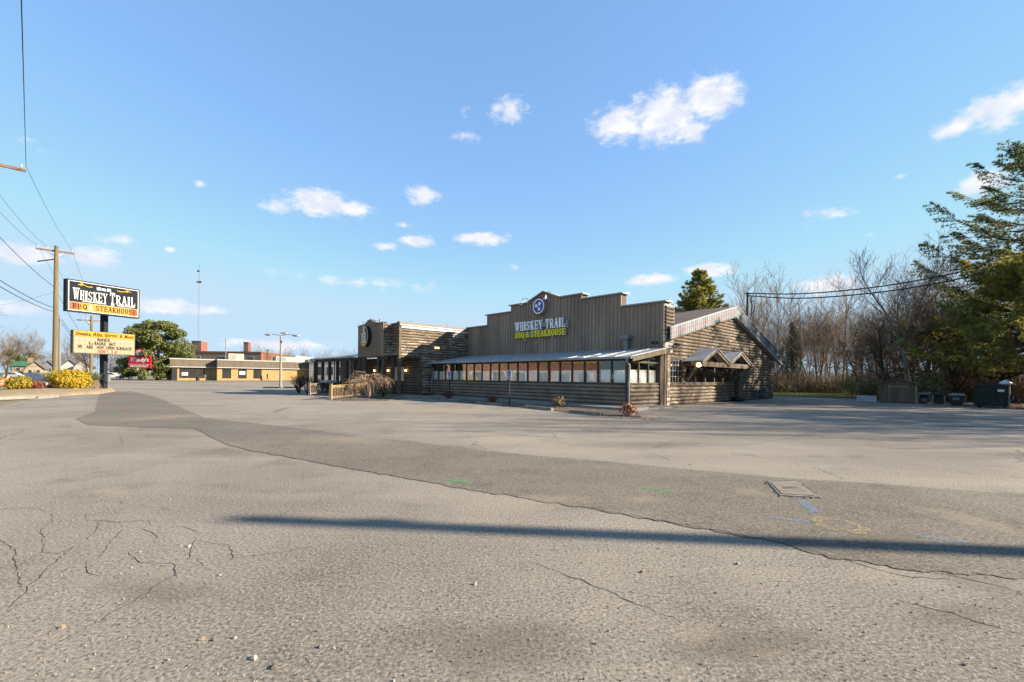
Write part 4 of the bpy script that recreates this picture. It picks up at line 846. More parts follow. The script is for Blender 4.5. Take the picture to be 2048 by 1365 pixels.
# ------------------------------------------------------------------ planted island with the pylon sign
ISL = [(-60,800),(20,797),(113,793),(160,790),(205,788),(232,783),(222,778),(150,772),(40,772),(-80,776)]
def isl_h(x, y): return 0.0
o = MB(); P = [G(u, v) for u, v in ISL]; c = sum(P, Vector()) / len(P); n = len(P); rings = []
for k, z in ((1.0, .0), (.985, .1), (.8, .17), (.45, .24), (.0, .27)):
    rings.append([Vector((c.x + (p.x - c.x) * k, c.y + (p.y - c.y) * k, z + (random.uniform(-.02, .02) if 0 < k < .9 else 0))) for p in P])
vs = [v for r in rings for v in r]; fs = [(i * n + j, i * n + (j + 1) % n, (i + 1) * n + (j + 1) % n, (i + 1) * n + j) for i in range(4) for j in range(n)]
t = NT('straw_mulch'); bb = t.noise(22, 5, .75); cc = t.mix(t.rng(t.noise(1.3, 4), .35, .65), (.16, .11, .06), (.25, .185, .1)); t.col(t.mix(t.rng(bb, .45, .65), cc, (.33, .26, .16))); t.set(Roughness=.95); t.bump(bb, 1, .05); straw_m = t.m
isl = o.add(vs, fs).ob('planting_island', straw_m, smooth=True); isl['kind'] = 'structure'
def isl_z(x, y):
    best = .0
    for k, z in ((1.0, .0), (.985, .1), (.8, .17), (.45, .24), (.0, .27)):
        pass
    return .2
for k, (a, c_) in enumerate(((-60, 72), (73, 114))):
    A = G(a, 800.5 - a * .03) ; B = G(c_, 800 - c_ * .045)
    MB().bar(A + Vector((0, 0, .07)), B + Vector((0, 0, .07)), .16, .16).ob('kerb_stone', conc_m, isl)
YS = 39.7
def at(u, v, y): return PD(u, v, y)
navy_m = mat('sign_navy', (.006, .010, .014), .12, 3, .8); dsteel_m = mat('dark_steel', (.012, .015, .019), .2, 4, .7)
PB = PD(207, 777, YS); pz = .2
py = empty('pylon_sign', (PB.x, PB.y, pz), 0, 'tall pylon sign with navy panel above a letter board', 'sign')
def rel(p): return p - Vector((PB.x, PB.y, pz))
MB().box((-.19, -.19, -.25), (.19, .19, 8.9)).ob('pole', dsteel_m, py)
def panel(TL, BL, TRu, BRu, yl, yr, th, m, name, parent):
    A = rel(PD(*BL, yl)); B = rel(PD(*BRu, yr)); zt = (rel(PD(*TL, yl)).z + rel(PD(*TRu, yr)).z) / 2; zb = (A.z + B.z) / 2
    A.z = B.z = 0; d = (B - A); w_ = d.length; d.normalize(); nrm = Vector((d.y, -d.x, 0)); off = Vector((0, 0, zb)) + A
    # keep the panel centred on the pole
    mid = A + d * (w_ * .5)
    f = lambda x, z, o=0.0: off + d * x + Vector((0, 0, z)) + nrm * o
    h = zt - zb
    b = MB(); b.prism([f(0, 0, th), f(w_, 0, th), f(w_, h, th), f(0, h, th)], nrm * (-2 * th)); o = b.ob(name, m, parent)
    def rect(x0, z0, x1, z1, o_, mm, nm, par=None): return MB().prism([f(x0, z0, th + o_), f(x1, z0, th + o_), f(x1, z1, th + o_), f(x0, z1, th + o_)], nrm * -.006).ob(nm, mm, par or o)
    return o, f, rect, d, nrm, w_, h
so_, f, rect, d_, n_, W_, H_ = panel((128, 561), (129.5, 625.5), (276, 577.5), (275.5, 635), 36.5, 41.2, .26, dsteel_m, 'main_panel', py)
th = .26; rect(.1, .1, W_ - .1, H_ - .1, .007, signw_m, 'white_border'); rect(.15, .8, W_ - .15, H_ - .15, .014, navy_m, 'navy_field')
t = NT('orange_fade'); sx_ = t.n('ShaderNodeTexCoord'); or_m = mat('sign_orange', (0.306, 0.065, 0.014), .06, 3, .5); ye_m = mat('sign_yellow', (0.313, 0.163, 0.008), .08, 3, .5)
rect(.15, .15, W_ - .15, .78, .014, or_m, 'orange_band'); rect(.75, .15, W_ - .75, .78, .021, ye_m, 'yellow_band')
hz_ = [1.0] * 13
glyphs('WHISKEY', signw_m, so_, f(.38, 1.02, th + .016), d_, (0, 0, 1), 2.3, .78, .012, .1, heights=[1.2, 1, 1, 1, 1, 1, 1]); glyphs('TRAIL', signw_m, so_, f(2.85, 1.02, th + .016), d_, (0, 0, 1), W_ - 3.2, .78, .012, .1, heights=[1.2, 1, 1, 1, 1])
rect(1.0, .90, 2.6, .965, .02, signw_m, 'underline'); rect(3.4, .90, W_ - .38, .965, .02, signw_m, 'underline')
rect(2.95, .84, 3.17, 1.06, .02, signw_m, 'letter_foot')
glyphs('BBQ', navy_m, so_, f(.34, .27, th + .022), d_, (0, 0, 1), .98, .42, .012, .1); glyphs('&', signw_m, so_, f(1.4, .27, th + .022), d_, (0, 0, 1), .32, .42, .012, .1); glyphs('STEAKHOUSE', navy_m, so_, f(1.86, .27, th + .022), d_, (0, 0, 1), W_ - 2.15, .42, .012, .1)
for (x0, x1) in ((1.95, 2.2), (2.28, 2.58), (2.66, 2.92)): rect(x0, 2.02, x1, 2.25 if x0 != 2.28 else 2.2, .021, mat('pale_blue_print', (.55, .66, .78), .05, 5, .5), 'barrel_print')
def swirl(x0, x1, z, flip):
    b = MB(); P = []
    for i in range(15):
        k = i / 14; x = x0 + (x1 - x0) * k; P.append(f(x, z + .08 * math.sin(k * 6.0) * (1 if not flip else -1) * (1 - .5 * k if not flip else .5 + .5 * k), th + .02))
    b.tube(P, .025, 4); c_ = f(x0 + .25 if not flip else x1 - .25, z + .05, th + .02); b.tube([c_ + d_ * (.09 * math.cos(a * .7)) + Vector((0, 0, .09 * math.sin(a * .7))) for a in range(8)], .022, 4); b.ob('swirl', mat('gold_swirl', (.75, .42, .03), .05, 5, .5), so_)
swirl(.7, 1.65, 2.2, False); swirl(W_ - 1.75, W_ - .7, 2.2, True)
so2, f, rect, d_, n_, W2, H2 = panel((142, 661.5), (143, 708), (266, 668), (267, 710), 36.7, 40.7, .2, mat('dark_sign_edge', (.09, .1, .07), .15, 4, .6), 'letter_board', py)
th = .2; rect(.06, H2 - .5, W2 - .06, H2 - .05, .007, mat('board_yellow', (0.286, 0.190, 0.007), .05, 3, .5), 'yellow_header'); cream_m = mat('board_cream', (0.245, 0.204, 0.133), .05, 3, .6)
for w_, x0, x1 in (('Steaks,', .03, .275), ('Ribs,', .30, .455), ('Spirits', .475, .69), ('&', .73, .775), ('More!', .81, .975)):
    text(w_, mat('maroon_print', (.05, .004, .004), .1, 5, .9), so2, f(W2 * x0, H2 - .42 - (.05 if ',' in w_ else .04 if w_ == 'Spirits' else 0), th + .008), d_, (0, 0, 1), W2 * (x1 - x0), .3 + (.05 if ',' in w_ else .04 if w_ == 'Spirits' else 0), .01, shear=.3, bold=.02)
rows_h = (H2 - .5 - .08) / 4
for r_ in range(4):                       # board of cream panels, each a strip behind the letters
    for k in range(12):
        w1 = (W2 - .12) / 12; rect(.06 + k * w1 + .006, .06 + r_ * rows_h + .008, .06 + (k + 1) * w1 - .006, .06 + (r_ + 1) * rows_h - .008, .007, cream_m, 'board_panel')
lb_m = mat('black_letter', (.006, .006, .005), .1, 5, .9); lr_m = mat('red_letter', (.35, .012, .01), .1, 5, .8)
for s_, x0, x1, r_, mm in (('BANDS', .37, .57, 3, lb_m), ('K', .235, .265, 2, lb_m), ('RAOKE', .325, .5, 2, lb_m), ('SAT', .55, .66, 2, lb_m), ('WE', .065, .135, 1, lb_m), ('ARE', .195, .3, 1, lb_m), ('NOW', .36, .475, 1, lb_m), ('OPEN', .505, .645, 1, lb_m), ('SUNDAYS', .675, .94, 1, lb_m), ('1030', .375, .5, 0, lr_m), ('\\', .53, .55, 0, lb_m), ('3', .595, .62, 0, lr_m), ('0', .665, .69, 0, lr_m)):
    text(s_, mm, so2, f(W2 * x0, .06 + r_ * rows_h + rows_h * .1, th + .009), d_, (0, 0, 1), W2 * (x1 - x0), rows_h * .8, .008, bold=.03, name='board_text')
text('A', lb_m, so2, f(W2 * .285, .06 + 2 * rows_h + .0, th + .009), d_ + Vector((0, 0, .7)), Vector((0, 0, 1)) - d_ * .7, .16, rows_h * .5, .008, bold=.02, name='board_text'); text('6', lr_m, so2, f(W2 * .63, .06 + rows_h * .1, th + .009), d_ - Vector((0, 0, .4)), Vector((0, 0, 1)) + d_ * .4, .12, rows_h * .45, .008, bold=.02, name='board_text')
MB().box((.25, -.12, .55), (.5, .12, 1.15)).ob('meter_box', galv_m, py)
# island plants
random.seed(31)
def px_shrub(u, v, y, wpx, hpx, mats, n, size, lab, lobes=9):
    p = PD(u, v, y); p.z = .17; k = y / F; return shrub(p, wpx * k / 2, hpx * k, mats, n, size, lab, lobes=lobes)
px_shrub(141, 783, 36.5, 74, 47, [yel_l, yel_l, yel_l, yel_l, gyl_l], 13000, .075, 'large golden bush beside the pylon sign', 16); px_shrub(36, 788, 33.5, 48, 36, [yel_l, gyl_l, gyl_l], 4200, .07, 'smaller yellow green bush at the left edge'); px_shrub(62, 786, 34.5, 46, 22, [red_l], 2600, .07, 'low rusty red bush between the two golden bushes'); px_shrub(97, 781, 37, 26, 9, [red_l], 500, .07, 'tiny red bush left of the large golden bush', 3)
yu = empty('yucca', (*PD(187, 780, 37.8)[:2], .17), 0, 'spiky yucca with a dry brown skirt beside the sign pole', 'plant'); b = MB(); b2 = MB()
for i in range(150):
    a = random.random() * 6.283; e = random.uniform(.1, 1.45); L_ = random.uniform(.6, .85); dd = Vector((math.cos(a) * math.cos(e), math.sin(a) * math.cos(e), math.sin(e))); o_ = Vector((0, 0, .75)); s_ = dd.orthogonal().normalized() * .022; b.add([o_ - s_, o_ + s_, o_ + dd * L_ * .6 + s_ * .8, o_ + dd * L_, o_ + dd * L_ * .6 - s_ * .8], [(0, 1, 2, 3, 4)])
for i in range(190):
    a = random.random() * 6.283; L_ = random.uniform(.5, .8); o_ = Vector((0, 0, random.uniform(.5, .8))); dd = Vector((math.cos(a) * random.uniform(.35, .9), math.sin(a) * random.uniform(.35, .9), -random.uniform(.5, 1))); s_ = dd.orthogonal().normalized() * .025; b2.add([o_ - s_, o_ + s_, o_ + dd * L_], [(0, 1, 2)])
MB().tube([(0, 0, -.05), (0, 0, .8)], [.1, .07], 7).ob('stem', barkd_m, yu); b.ob('leaves', leafmat('yucca_leaves', (.06, .09, .045), (.16, .19, .09)), yu); b2.ob('dry_leaves', leafmat('dead_leaves', (.2, .13, .07), (.34, .25, .15)), yu)
# concrete culvert end behind the bushes
cu = empty('culvert', (*PD(80, 781, 39.5)[:2], 0), 0, 'pale concrete culvert end with round pipe behind the bushes', 'culvert')
MB().box((-1.15, -.2, -.1), (1.15, .1, 1.25)).box((-1.25, -.25, 1.251), (1.25, .15, 1.4)).ob('headwall', mat('pale_culvert', (.5, .51, .52), .15, 2, .8), cu)
for x in (-.3, .75): MB().tube([(x, -.21, .45), (x, -.75, .42)], .48, 18).ob('pipe', mat('grey_pipe', (.26, .30, .35), .2, 3, .7), cu)
# ------------------------------------------------------------------ utility poles and wires
wire_m = mat('wire', (.03, .03, .032), .1, 4, .6); arm_m = mat('crossarm_wood', (.15, .09, .05), .3, 5, .85, stretch=(.6, .6, 2)); ins_m = mat('insulator', (.35, .35, .36), .15, 6, .4)
def upole(x, y, h, lab, arm_a, arm_c, r=.17, second=False):
    root = empty('utility_pole', (x, y, 0), 0, lab, 'utility pole', 'utility poles along the road'); o_ = Vector((x, y, 0)); MB().tube([(0, 0, -.4), (0, 0, h)], [r * 1.2, r * .8], 12).ob('shaft', wpole_m, root)
    A, C_ = Vector(arm_a) - o_, Vector(arm_c) - o_; ar = MB().bar(A, C_, .12, .15).ob('crossarm', arm_m, root)
    m_ = (A + C_) / 2
    for e in (A, C_): MB().bar(m_ + (e - m_) * .45 - Vector((0, 0, .05)), Vector((0, 0, m_.z - .6)), .03, .05).ob('brace', galv_m, root)
    for k in (.06, .3, .94): p = A.lerp(C_, k); MB().lathe(p + Vector((0, 0, .075)), [(.02, 0), (.02, .08), (.06, .1), (.05, .2), (.02, .24)], 8).ob('insulator', ins_m, root)
    if second: MB().bar((0, 0, h - 1.3), Vector((A.x, A.y, 0)).normalized() * 1.3 + Vector((0, 0, h - 1.75)), .12, .1).ob('cutout_arm', black_m, root)
    return root
def wire(name_lab, pts, r=.012, sag=0.0, n=14, name='overhead_wire'):
    P = []
    for a, c in zip(pts, pts[1:]):
        a, c = Vector(a), Vector(c)
        for i in range(n): k = i / n; P.append(a.lerp(c, k) - Vector((0, 0, 4 * sag * k * (1 - k))))
    P.append(Vector(pts[-1])); return tag(MB().tube(P, r, 4).ob(name, wire_m), name_lab, 'wire', 'overhead wires')
Y2 = 44.5; p2 = PD(110, 760, Y2)
a2, c2 = PD(71, 497, 43.6), PD(149, 508, 45.6)
upole(p2.x, p2.y, PD(110, 492, Y2).z, 'wooden utility pole with crossarm left of the pylon sign', a2, c2, .2, True)
Y1 = 26.4; e1 = PD(52, 342, Y1); d1 = Vector((-.84, -.54, 0)) ; d1 = (Vector(a2) - Vector(c2)).normalized(); s1 = e1 + d1 * 3.0
p1 = (e1 + s1) / 2; upole(p1.x, p1.y, e1.z + .35, 'nearer utility pole whose crossarm end reaches in at the left', s1, e1, .2)
Y3 = 66.0; p3 = PD(182, 752, Y3); a3, c3 = PD(163, 640, 64.5), PD(200, 643, 68)
u3 = upole(p3.x, p3.y, PD(182, 632, Y3).z, 'distant utility pole seen between the two sign panels', a3, c3, .19)
sl_ = PD(160, 639, 62); q = sl_ - Vector((p3.x, p3.y, 0)); b = MB().tube([(0, 0, q.z - .6), (q.x * .5, q.y * .5, q.z), (q.x, q.y, q.z)], .04, 6); ar = b.ob('lamp_arm', galv_m, u3); MB().lathe((q.x, q.y, q.z - .18), [(.08, 0), (.3, .04), (.26, .12), (.06, .2)], 10, sx=1.6).ob('lamp_head', galv_m, ar)
MB().lathe((.35, 0, 6.0), [(.1, 0), (.22, .05), (.22, .7), (.1, .78)], 10).ob('transformer', galv_m, u3)
insu = lambda a, c, k: Vector(a).lerp(Vector(c), k) + Vector((0, 0, .3))
w0 = Vector(e1) + Vector((0, 0, .25)); dirw = (Vector((p1.x, p1.y, 0)) - Vector((p2.x, p2.y, 0))).normalized()
far0 = PD(41, -60, 9.5)
wire('wire rising straight up out of the picture from the near crossarm', [far0, w0], .012); wire('wire from the near crossarm end to the pole by the sign', [w0, insu(a2, c2, .94)], .012, .35); wire('upper wire running on from the crossarm behind the main sign', [insu(a2, c2, .94), insu(a3, c3, .94)], .012, .5)
wire('second wire between the near and middle poles', [insu(s1, e1, .3), insu(a2, c2, .3)], .012, .5); wire('third wire between the near and middle poles', [insu(s1, e1, .06), insu(a2, c2, .06)], .012, .6); wire('second wire running on past the pylon sign', [insu(a2, c2, .3), insu(a3, c3, .3)], .012, .5); wire('third wire running on past the pylon sign', [insu(a2, c2, .06), insu(a3, c3, .06)], .012, .5)
wire('upper telephone cable at the left edge', [PD(-60, 410, 26), PD(108, 574, 44.3), PD(178, 690, 65)], .022, .3); wire('middle telephone cable at the left edge', [PD(-60, 520, 26), PD(108, 616, 44.3), PD(180, 712, 65)], .025, .3); wire('lower telephone cable at the left edge', [PD(-60, 535, 26), PD(108, 624, 44.3), PD(180, 718, 65)], .025, .3); wire('thin service wire crossing behind the middle pole', [PD(-60, 618, 60), PD(108, 585, 44.4)], .012, .3)
gp_ = empty('steel_guard_pole', (*PD(119, 760, 47)[:2], 0), 0, 'short grey metal pole just behind the wooden utility pole', 'pole'); MB().tube([(0, 0, -.2), (0, 0, PD(119, 638, 47).z)], .1, 10).ob('shaft', galv_m, gp_); MB().lathe((0, 0, PD(119, 638, 47).z), [(.11, 0), (.11, .05), (.03, .1)], 8).ob('cap', galv_m, gp_)
# service mast behind the gable and the two heavy cables to the right-hand pole
M_ = PD(1493, 790, 45); mt = PD(1493, 585, 45).z; sm = empty('service_mast', (M_.x, M_.y, 0), 0, 'dark service mast rising behind the gable roof', 'pole'); MB().tube([(0, 0, -.2), (0, 0, mt)], [.13, .1], 10).ob('shaft', black_m, sm); MB().tube([(.1, 0, mt - .3), (.35, .0, mt - .35), (.45, 0, mt - .9), (.38, 0, mt - 2.2)], .05, 6).tube([(.15, 0, mt - .4), (.6, .0, mt - .9), (.7, 0, mt - 1.6), (.3, 0, mt - 2.5)], .03, 6).tube([(.2, 0, mt - .6), (.5, .0, mt - 1.3), (.3, 0, mt - 2.8)], .04, 6).ob('cable_loops', black_m, sm); MB().bar((-.3, 0, mt - .15), (.35, 0, mt - .15), .06).ob('bracket', black_m, sm)
def cable(lab, px, r):
    P = [PD(u, v, y) for u, v, y in px]; P.append(Vector((50, 26, 12.9))); out = []
    for i in range(len(P) - 1):          # smooth through the samples
        p0, p1_, p2_, p3_ = P[max(i - 1, 0)], P[i], P[i + 1], P[min(i + 2, len(P) - 1)]
        for k in range(8): s = k / 8; out.append(.5 * ((2 * p1_) + (p2_ - p0) * s + (2 * p0 - 5 * p1_ + 4 * p2_ - p3_) * s * s + (3 * p1_ - p0 - 3 * p2_ + p3_) * s ** 3))
    out.append(P[-1]); tag(MB().tube(out, r, 6).ob('service_cable', wire_m), lab, 'cable', 'heavy service cables')
cable('upper of two heavy black cables above the wood', [(1495, 587, 45), (1600, 588, 41), (1740, 576, 37), (1880, 553, 33.5), (2048, 516, 30)], .05); cable('lower of two heavy black cables above the wood', [(1497, 592, 45), (1600, 597, 41), (1740, 587, 37), (1880, 566, 33.5), (2048, 528, 30)], .05)

# ------------------------------------------------------------------ buildings across the lot
tanw_m = mat('orange_stucco', (.315, .2, .088), .07, 1.5, .85); dbr_m = mat('dark_band', (.115, .093, .07), .12, 1.2, .8, stretch=(1, 1, .2)); wtr_m = mat('white_trim', (0.313, 0.313, 0.299), .08, 3, .6)
t = NT('red_brick'); bt = t.n('ShaderNodeTexBrick'); t.L(t.mp((1, 1, 1)), bt.inputs['Vector']); bt.inputs['Scale'].default_value = 4; bt.inputs['Color1'].default_value = (.22, .075, .045, 1); bt.inputs['Color2'].default_value = (.15, .05, .032, 1); bt.inputs['Mortar'].default_value = (.2, .15, .12, 1); bt.inputs['Mortar Size'].default_value = .012
t.col(t.mix(t.mth('MULTIPLY', t.rng(t.noise(.8, 4), .4, .7), .35), bt.outputs[0], (.10, .045, .035))); t.set(Roughness=.9); brick_m = t.m
OA, OB = PD(434, 763, 101.2), PD(628, 765, 115); od = OB - OA; od.z = 0; OL = od.length; oa = math.atan2(od.y, od.x)
ob_ = empty('shop_building', (OA.x, OA.y, .1), oa, 'long low orange shop with a dark brown roof band', 'building'); LO = 7.9    # recessed left part
def bx_(name, a, c, m, p=None): return MB().box(a, c).ob(name, m, p or ob_)
wl = bx_('front_wall', (.0, 0, -.3), (OL, 14, 4.4), tanw_m); w2_ = bx_('recessed_wall', (-LO, 2.0, -.3), (-.02, 14, 4.4), tanw_m)
bx_('roof_band', (-.05, -.45, 3.05), (OL + .3, 14.2, 4.55), dbr_m); bx_('roof_band', (-LO - .4, 1.55, 3.05), (-.06, 14.2, 4.55), dbr_m)
bx_('white_cap', (-.1, -.55, 4.555), (OL + .35, 14.3, 4.8), wtr_m); bx_('white_cap', (-LO - .5, 1.45, 4.555), (-.11, 14.3, 4.8), wtr_m); bx_('white_soffit', (-.07, -.5, 2.86), (OL + .32, 0.3, 3.045), wtr_m); bx_('white_soffit', (-LO - .42, 1.5, 2.86), (-.08, 2.3, 3.045), wtr_m)
dk_m = glassmat('shop_glass', (.12, .12, .12), 1.45)
def shopwin(x0, x1, y, z0, z1, parent, sign=None):
    fr = MB(); fr.box((x0, y - .04, z0), (x1, y - .005, z0 + .07)); fr.box((x0, y - .04, z1 - .07), (x1, y - .005, z1)); fr.box((x0, y - .04, z0 + .071), (x0 + .07, y - .005, z1 - .071)); fr.box((x1 - .07, y - .04, z0 + .071), (x1, y - .005, z1 - .071)); f_ = fr.ob('window', black_m, parent)
    MB().box((x0 + .07, y - .02, z0 + .07), (x1 - .07, y - .012, z1 - .07)).ob('pane', mat('dark_pane', (.03, .028, .026), .3, 2, .15), f_)
    if sign: MB().box((sign[0], y - .05, sign[1]), (sign[2], y - .042, sign[3])).ob('window_notice', signw_m, f_)
for k, (x0, sg) in enumerate(((1.0, None), (4.1, (4.3, 1.4, 5.5, 2.2)), (7.2, None))): shopwin(x0, x0 + 1.7, 0, .55, 2.75, wl, sg)
for k in range(3): shopwin(-6.6 + k * 1.55, -6.6 + (k + 1) * 1.55 - .05, 2.0, .55, 2.8, w2_, (-6.2, 1.1, -5.1, 1.8) if k == 0 else None)
MB().box((-1.85, 1.93, -.2), (-.75, 1.99, 2.75)).ob('shop_door', mat('tan_door', (.2, .14, .08), .15, 2, .6), w2_); bx_('dark_recess_slab', (-LO - .05, 1.8, 0), (-LO + .9, 1.995, 2.86), black_m)  # black slab on the wall stands in for the shade of a corner recess
for (x, z, sx_, sz_) in ((3.0, 4.8, 3.2, 1.6), (13.2, 4.8, 4.6, 1.3), (21.0, 4.8, 2.2, .8)):
    rm = MB().box((x, 5, z), (x + sx_, 8, z + sz_)).ob('roof_unit', mat('roof_unit_grey', (.28, .28, .24), .12, 2, .7), ob_)
    for k in range(5): MB().box((x + .2, 4.97, z + .2 + k * sz_ / 7), (x + sx_ * .5, 4.995, z + .24 + k * sz_ / 7)).ob('grille', black_m, rm)
for x in (18.6, 24.2): MB().tube([(x, -.8, -.2), (x, -.8, 1.2)], .22, 10).ob('bollard', wtr_m, ob_)
bx_('low_box', (27.5, .2, 0.0), (28.2, .6, .1), black_m)
vb = sheet('grass_verge', [tuple((OA + od.normalized() * x + Vector((od.y, -od.x, 0)).normalized() * y)[:2]) for x, y in ((-22, 3.2), (OL + 1, 3.0), (OL + 1, 7.2), (-22, 9.0))], grass_m, .03, 0)
vb2 = sheet('shop_pavement', [tuple((OA + od.normalized() * x + Vector((od.y, -od.x, 0)).normalized() * y)[:2]) for x, y in ((-22, -1.9), (OL + 1, .0), (OL + 1, 3.0), (-22, 3.2))], concd_m, .04, 0)
tag(MB().lathe((0, 0, 0), [(.28, 0), (.34, .1), (.34, .75), (.2, .85)], 10).ob('litter_bin', black_m, loc=(*PD(395, 765, 97)[:2], .15)), 'small black bin on the verge before the orange shop', 'litter bin')
# walking person
def person(p, h, ang):
    J = {'pel': (0, 0, .53), 'ch': (.02, 0, .74), 'nk': (.03, 0, .83), 'hd': (.045, 0, .90), 'tp': (.04, 0, .97), 'lh': (0, .06, .5), 'lk': (.11, .06, .29), 'la': (.14, .06, .05), 'lt': (.24, .06, .025), 'rh': (0, -.06, .5), 'rk': (.0, -.06, .28), 'ra': (-.17, -.06, .08), 'rt': (-.1, -.06, .02), 'ls': (.03, .1, .79), 'le': (-.04, .12, .64), 'lw': (.05, .12, .52), 'lf': (.08, .12, .47), 'rs': (.03, -.1, .79), 're': (.0, -.12, .63), 'rw': (.11, -.12, .54), 'rf': (.14, -.12, .5)}
    RD = {'pel': .075, 'ch': .085, 'nk': .035, 'hd': .058, 'tp': .045, 'lh': .06, 'lk': .042, 'la': .03, 'lt': .024, 'rh': .06, 'rk': .042, 'ra': .03, 'rt': .024, 'ls': .042, 'le': .032, 'lw': .024, 'lf': .022, 'rs': .042, 're': .032, 'rw': .024, 'rf': .022}
    ks = list(J); E_ = [('pel', 'ch'), ('ch', 'nk'), ('nk', 'hd'), ('hd', 'tp'), ('pel', 'lh'), ('lh', 'lk'), ('lk', 'la'), ('la', 'lt'), ('pel', 'rh'), ('rh', 'rk'), ('rk', 'ra'), ('ra', 'rt'), ('ch', 'ls'), ('ls', 'le'), ('le', 'lw'), ('lw', 'lf'), ('ch', 'rs'), ('rs', 're'), ('re', 'rw'), ('rw', 'rf')]
    me = bpy.data.meshes.new('person'); me.from_pydata([tuple(c * h for c in J[k]) for k in ks], [(ks.index(a), ks.index(c)) for a, c in E_], [])
    o = bpy.data.objects.new('person', me); col.objects.link(o); m_ = o.modifiers.new('skin', 'SKIN'); 
    for i, k in enumerate(ks): sv = me.skin_vertices[0].data[i] if me.skin_vertices else None
    if not me.skin_vertices:
        bm = bmesh.new(); bm.from_mesh(me); bm.verts.layers.skin.verify(); bm.to_mesh(me); bm.free()
    for i, k in enumerate(ks): sv = me.skin_vertices[0].data[i]; sv.radius = (RD[k] * h * .9, RD[k] * h * .9); sv.use_root = (k == 'pel')
    o.modifiers.new('sub', 'SUBSURF').levels = 1; bpy.context.view_layer.update(); dg = bpy.context.evaluated_depsgraph_get()
    m2 = bpy.data.meshes.new_from_object(o.evaluated_get(dg)); bpy.data.objects.remove(o); m2.materials.clear()
    for mm in (mat('dark_clothes', (.02, .02, .024), .2, 5, .9), mat('skin', (.35, .2, .13), .1, 5, .6), mat('dark_hair', (.02, .015, .012), .2, 5, .8)): m2.materials.append(mm)
    for pl_ in m2.polygons:
        c = pl_.center / h; pl_.use_smooth = True; pl_.material_index = 2 if c.z > .93 or (c.z > .88 and c.x < .02) else 1 if c.z > .845 or (c.z < .54 and abs(c.y) > .1 and c.z > .3) else 0
    o = link('person', m2); o.location = p; o.rotation_euler = (0, 0, ang); return o
pp = OA + od.normalized() * ((PD(531, 765, 108) - OA).dot(od.normalized())) + Vector((od.y, -od.x, 0)).normalized() * 1.1; pp.z = .2
tag(person(pp, 1.8, oa + .1), 'person in dark clothes walking past the orange shop wall', 'person')
# parking-lot lamp with three heads
lp = G(561, 776); lpo = empty('lot_lamp', (lp.x, lp.y, 0), 0, 'pale lamp post with three heads in the open lot', 'street lamp'); LH = PD(561, 671, lp.y).z
MB().tube([(0, 0, 0), (0, 0, LH)], [.16, .11], 10).ob('post', mat('pale_post', (.22, .205, .175), .15, 2, .7), lpo); MB().box((-.28, -.28, -.02), (.28, .28, .1)).ob('base', concd_m, lpo)
for (u, v) in ((537, 670), (568, 667), (592, 672)):
    q = PD(u, v, lp.y + (1.2 if u == 568 else 0)) - lp; ar = MB().tube([(0, 0, LH - .05), (q.x * .5, q.y * .5, LH + .12), (q.x, q.y, q.z + .05)], .035, 6).ob('lamp_arm', galv_m, lpo); MB().lathe((q.x, q.y, q.z - .1), [(.1, 0), (.3, .04), (.28, .14), (.08, .22)], 10, sx=1.4).ob('lamp_head', galv_m, ar)
for u in (542, 582): tag(MB().prism([(-.9, -.1, 0), (.9, -.1, 0), (.85, -.07, .13), (-.85, -.07, .13)], (0, .2, 0)).ob('wheel_stop', black_m, loc=G(u, 776.5)), 'dark wheel stop %s of the lamp post' % ('left' if u < 560 else 'right'), 'wheel stop')
# brick building with chimneys behind the shop
kb = PD(330, 752, 150); kl = (PD(522, 752, 150) - kb).length; kb_ = empty('brick_building', (kb.x, kb.y, .8), 0, 'red brick building with two chimneys behind the orange shop', 'building'); kz = lambda v: PD(430, v, 150).z - .8
kw = MB().box((0, 0, -1), (kl, 18, kz(706))).ob('wall', brick_m, kb_); MB().box((-.15, -.15, kz(706) + .002), (kl + .15, 18, kz(703))).ob('coping', mat('brick_coping', (.18, .08, .055), .2, 2, .8), kb_)
for u0, u1, vt in ((383, 402, 683), (487, 496.5, 684.5)):
    x0 = PD(u0, 700, 152).x - kb.x; x1 = PD(u1, 700, 152).x - kb.x; MB().box((x0, 2, kz(706)), (x1, 2 + max(1.2, (x1 - x0)), kz(vt))).ob('chimney', brick_m, kb_); MB().box((x0 - .1, 1.9, kz(vt) + .002), (x1 + .1, 2.1 + max(1.2, (x1 - x0)), kz(vt) + .25)).ob('chimney_cap', concd_m, kb_)
for (u0, u1) in ((391, 401), (436, 463), (498, 508)):
    x0 = PD(u0, 715, 150).x - kb.x; x1 = PD(u1, 715, 150).x - kb.x; f_ = MB().box((x0, -.06, kz(728)), (x1, -.005, kz(712.5))).ob('window', wtr_m, kb_); n = 4
    for k in range(n): MB().box((x0 + .15 + k * (x1 - x0 - .15) / n, -.075, kz(727)), (x0 + (k + 1) * (x1 - x0 - .15) / n, -.062, kz(713.3))).ob('pane', mat('dark_pane', (.03, .028, .026)), f_)
fp = empty('flag_mast', (*PD(451, 752, 125)[:2], .3), 0, 'thin pale mast rising behind the orange shop roof', 'pole'); MB().tube([(0, 0, -.5), (0, 0, PD(451, 682, 125).z)], .12, 8).ob('shaft', mat('pale_post', (.22, .205, .175)), fp); MB().lathe((0, 0, PD(451, 682, 125).z), [(.05, 0), (.12, .1), (.03, .2)], 8).ob('cap', black_m, fp)
fp = empty('wooden_mast', (*PD(535, 752, 135)[:2], .6), 0, 'bare wooden pole behind the right end of the shop', 'pole'); MB().tube([(0, 0, -.5), (0, 0, PD(535, 699, 135).z - .6)], .16, 8).ob('shaft', wpole_m, fp); MB().bar((-.6, 0, PD(535, 701, 135).z - .6), (.6, 0, PD(535, 701, 135).z - .6), .12).ob('crossarm', arm_m, fp)
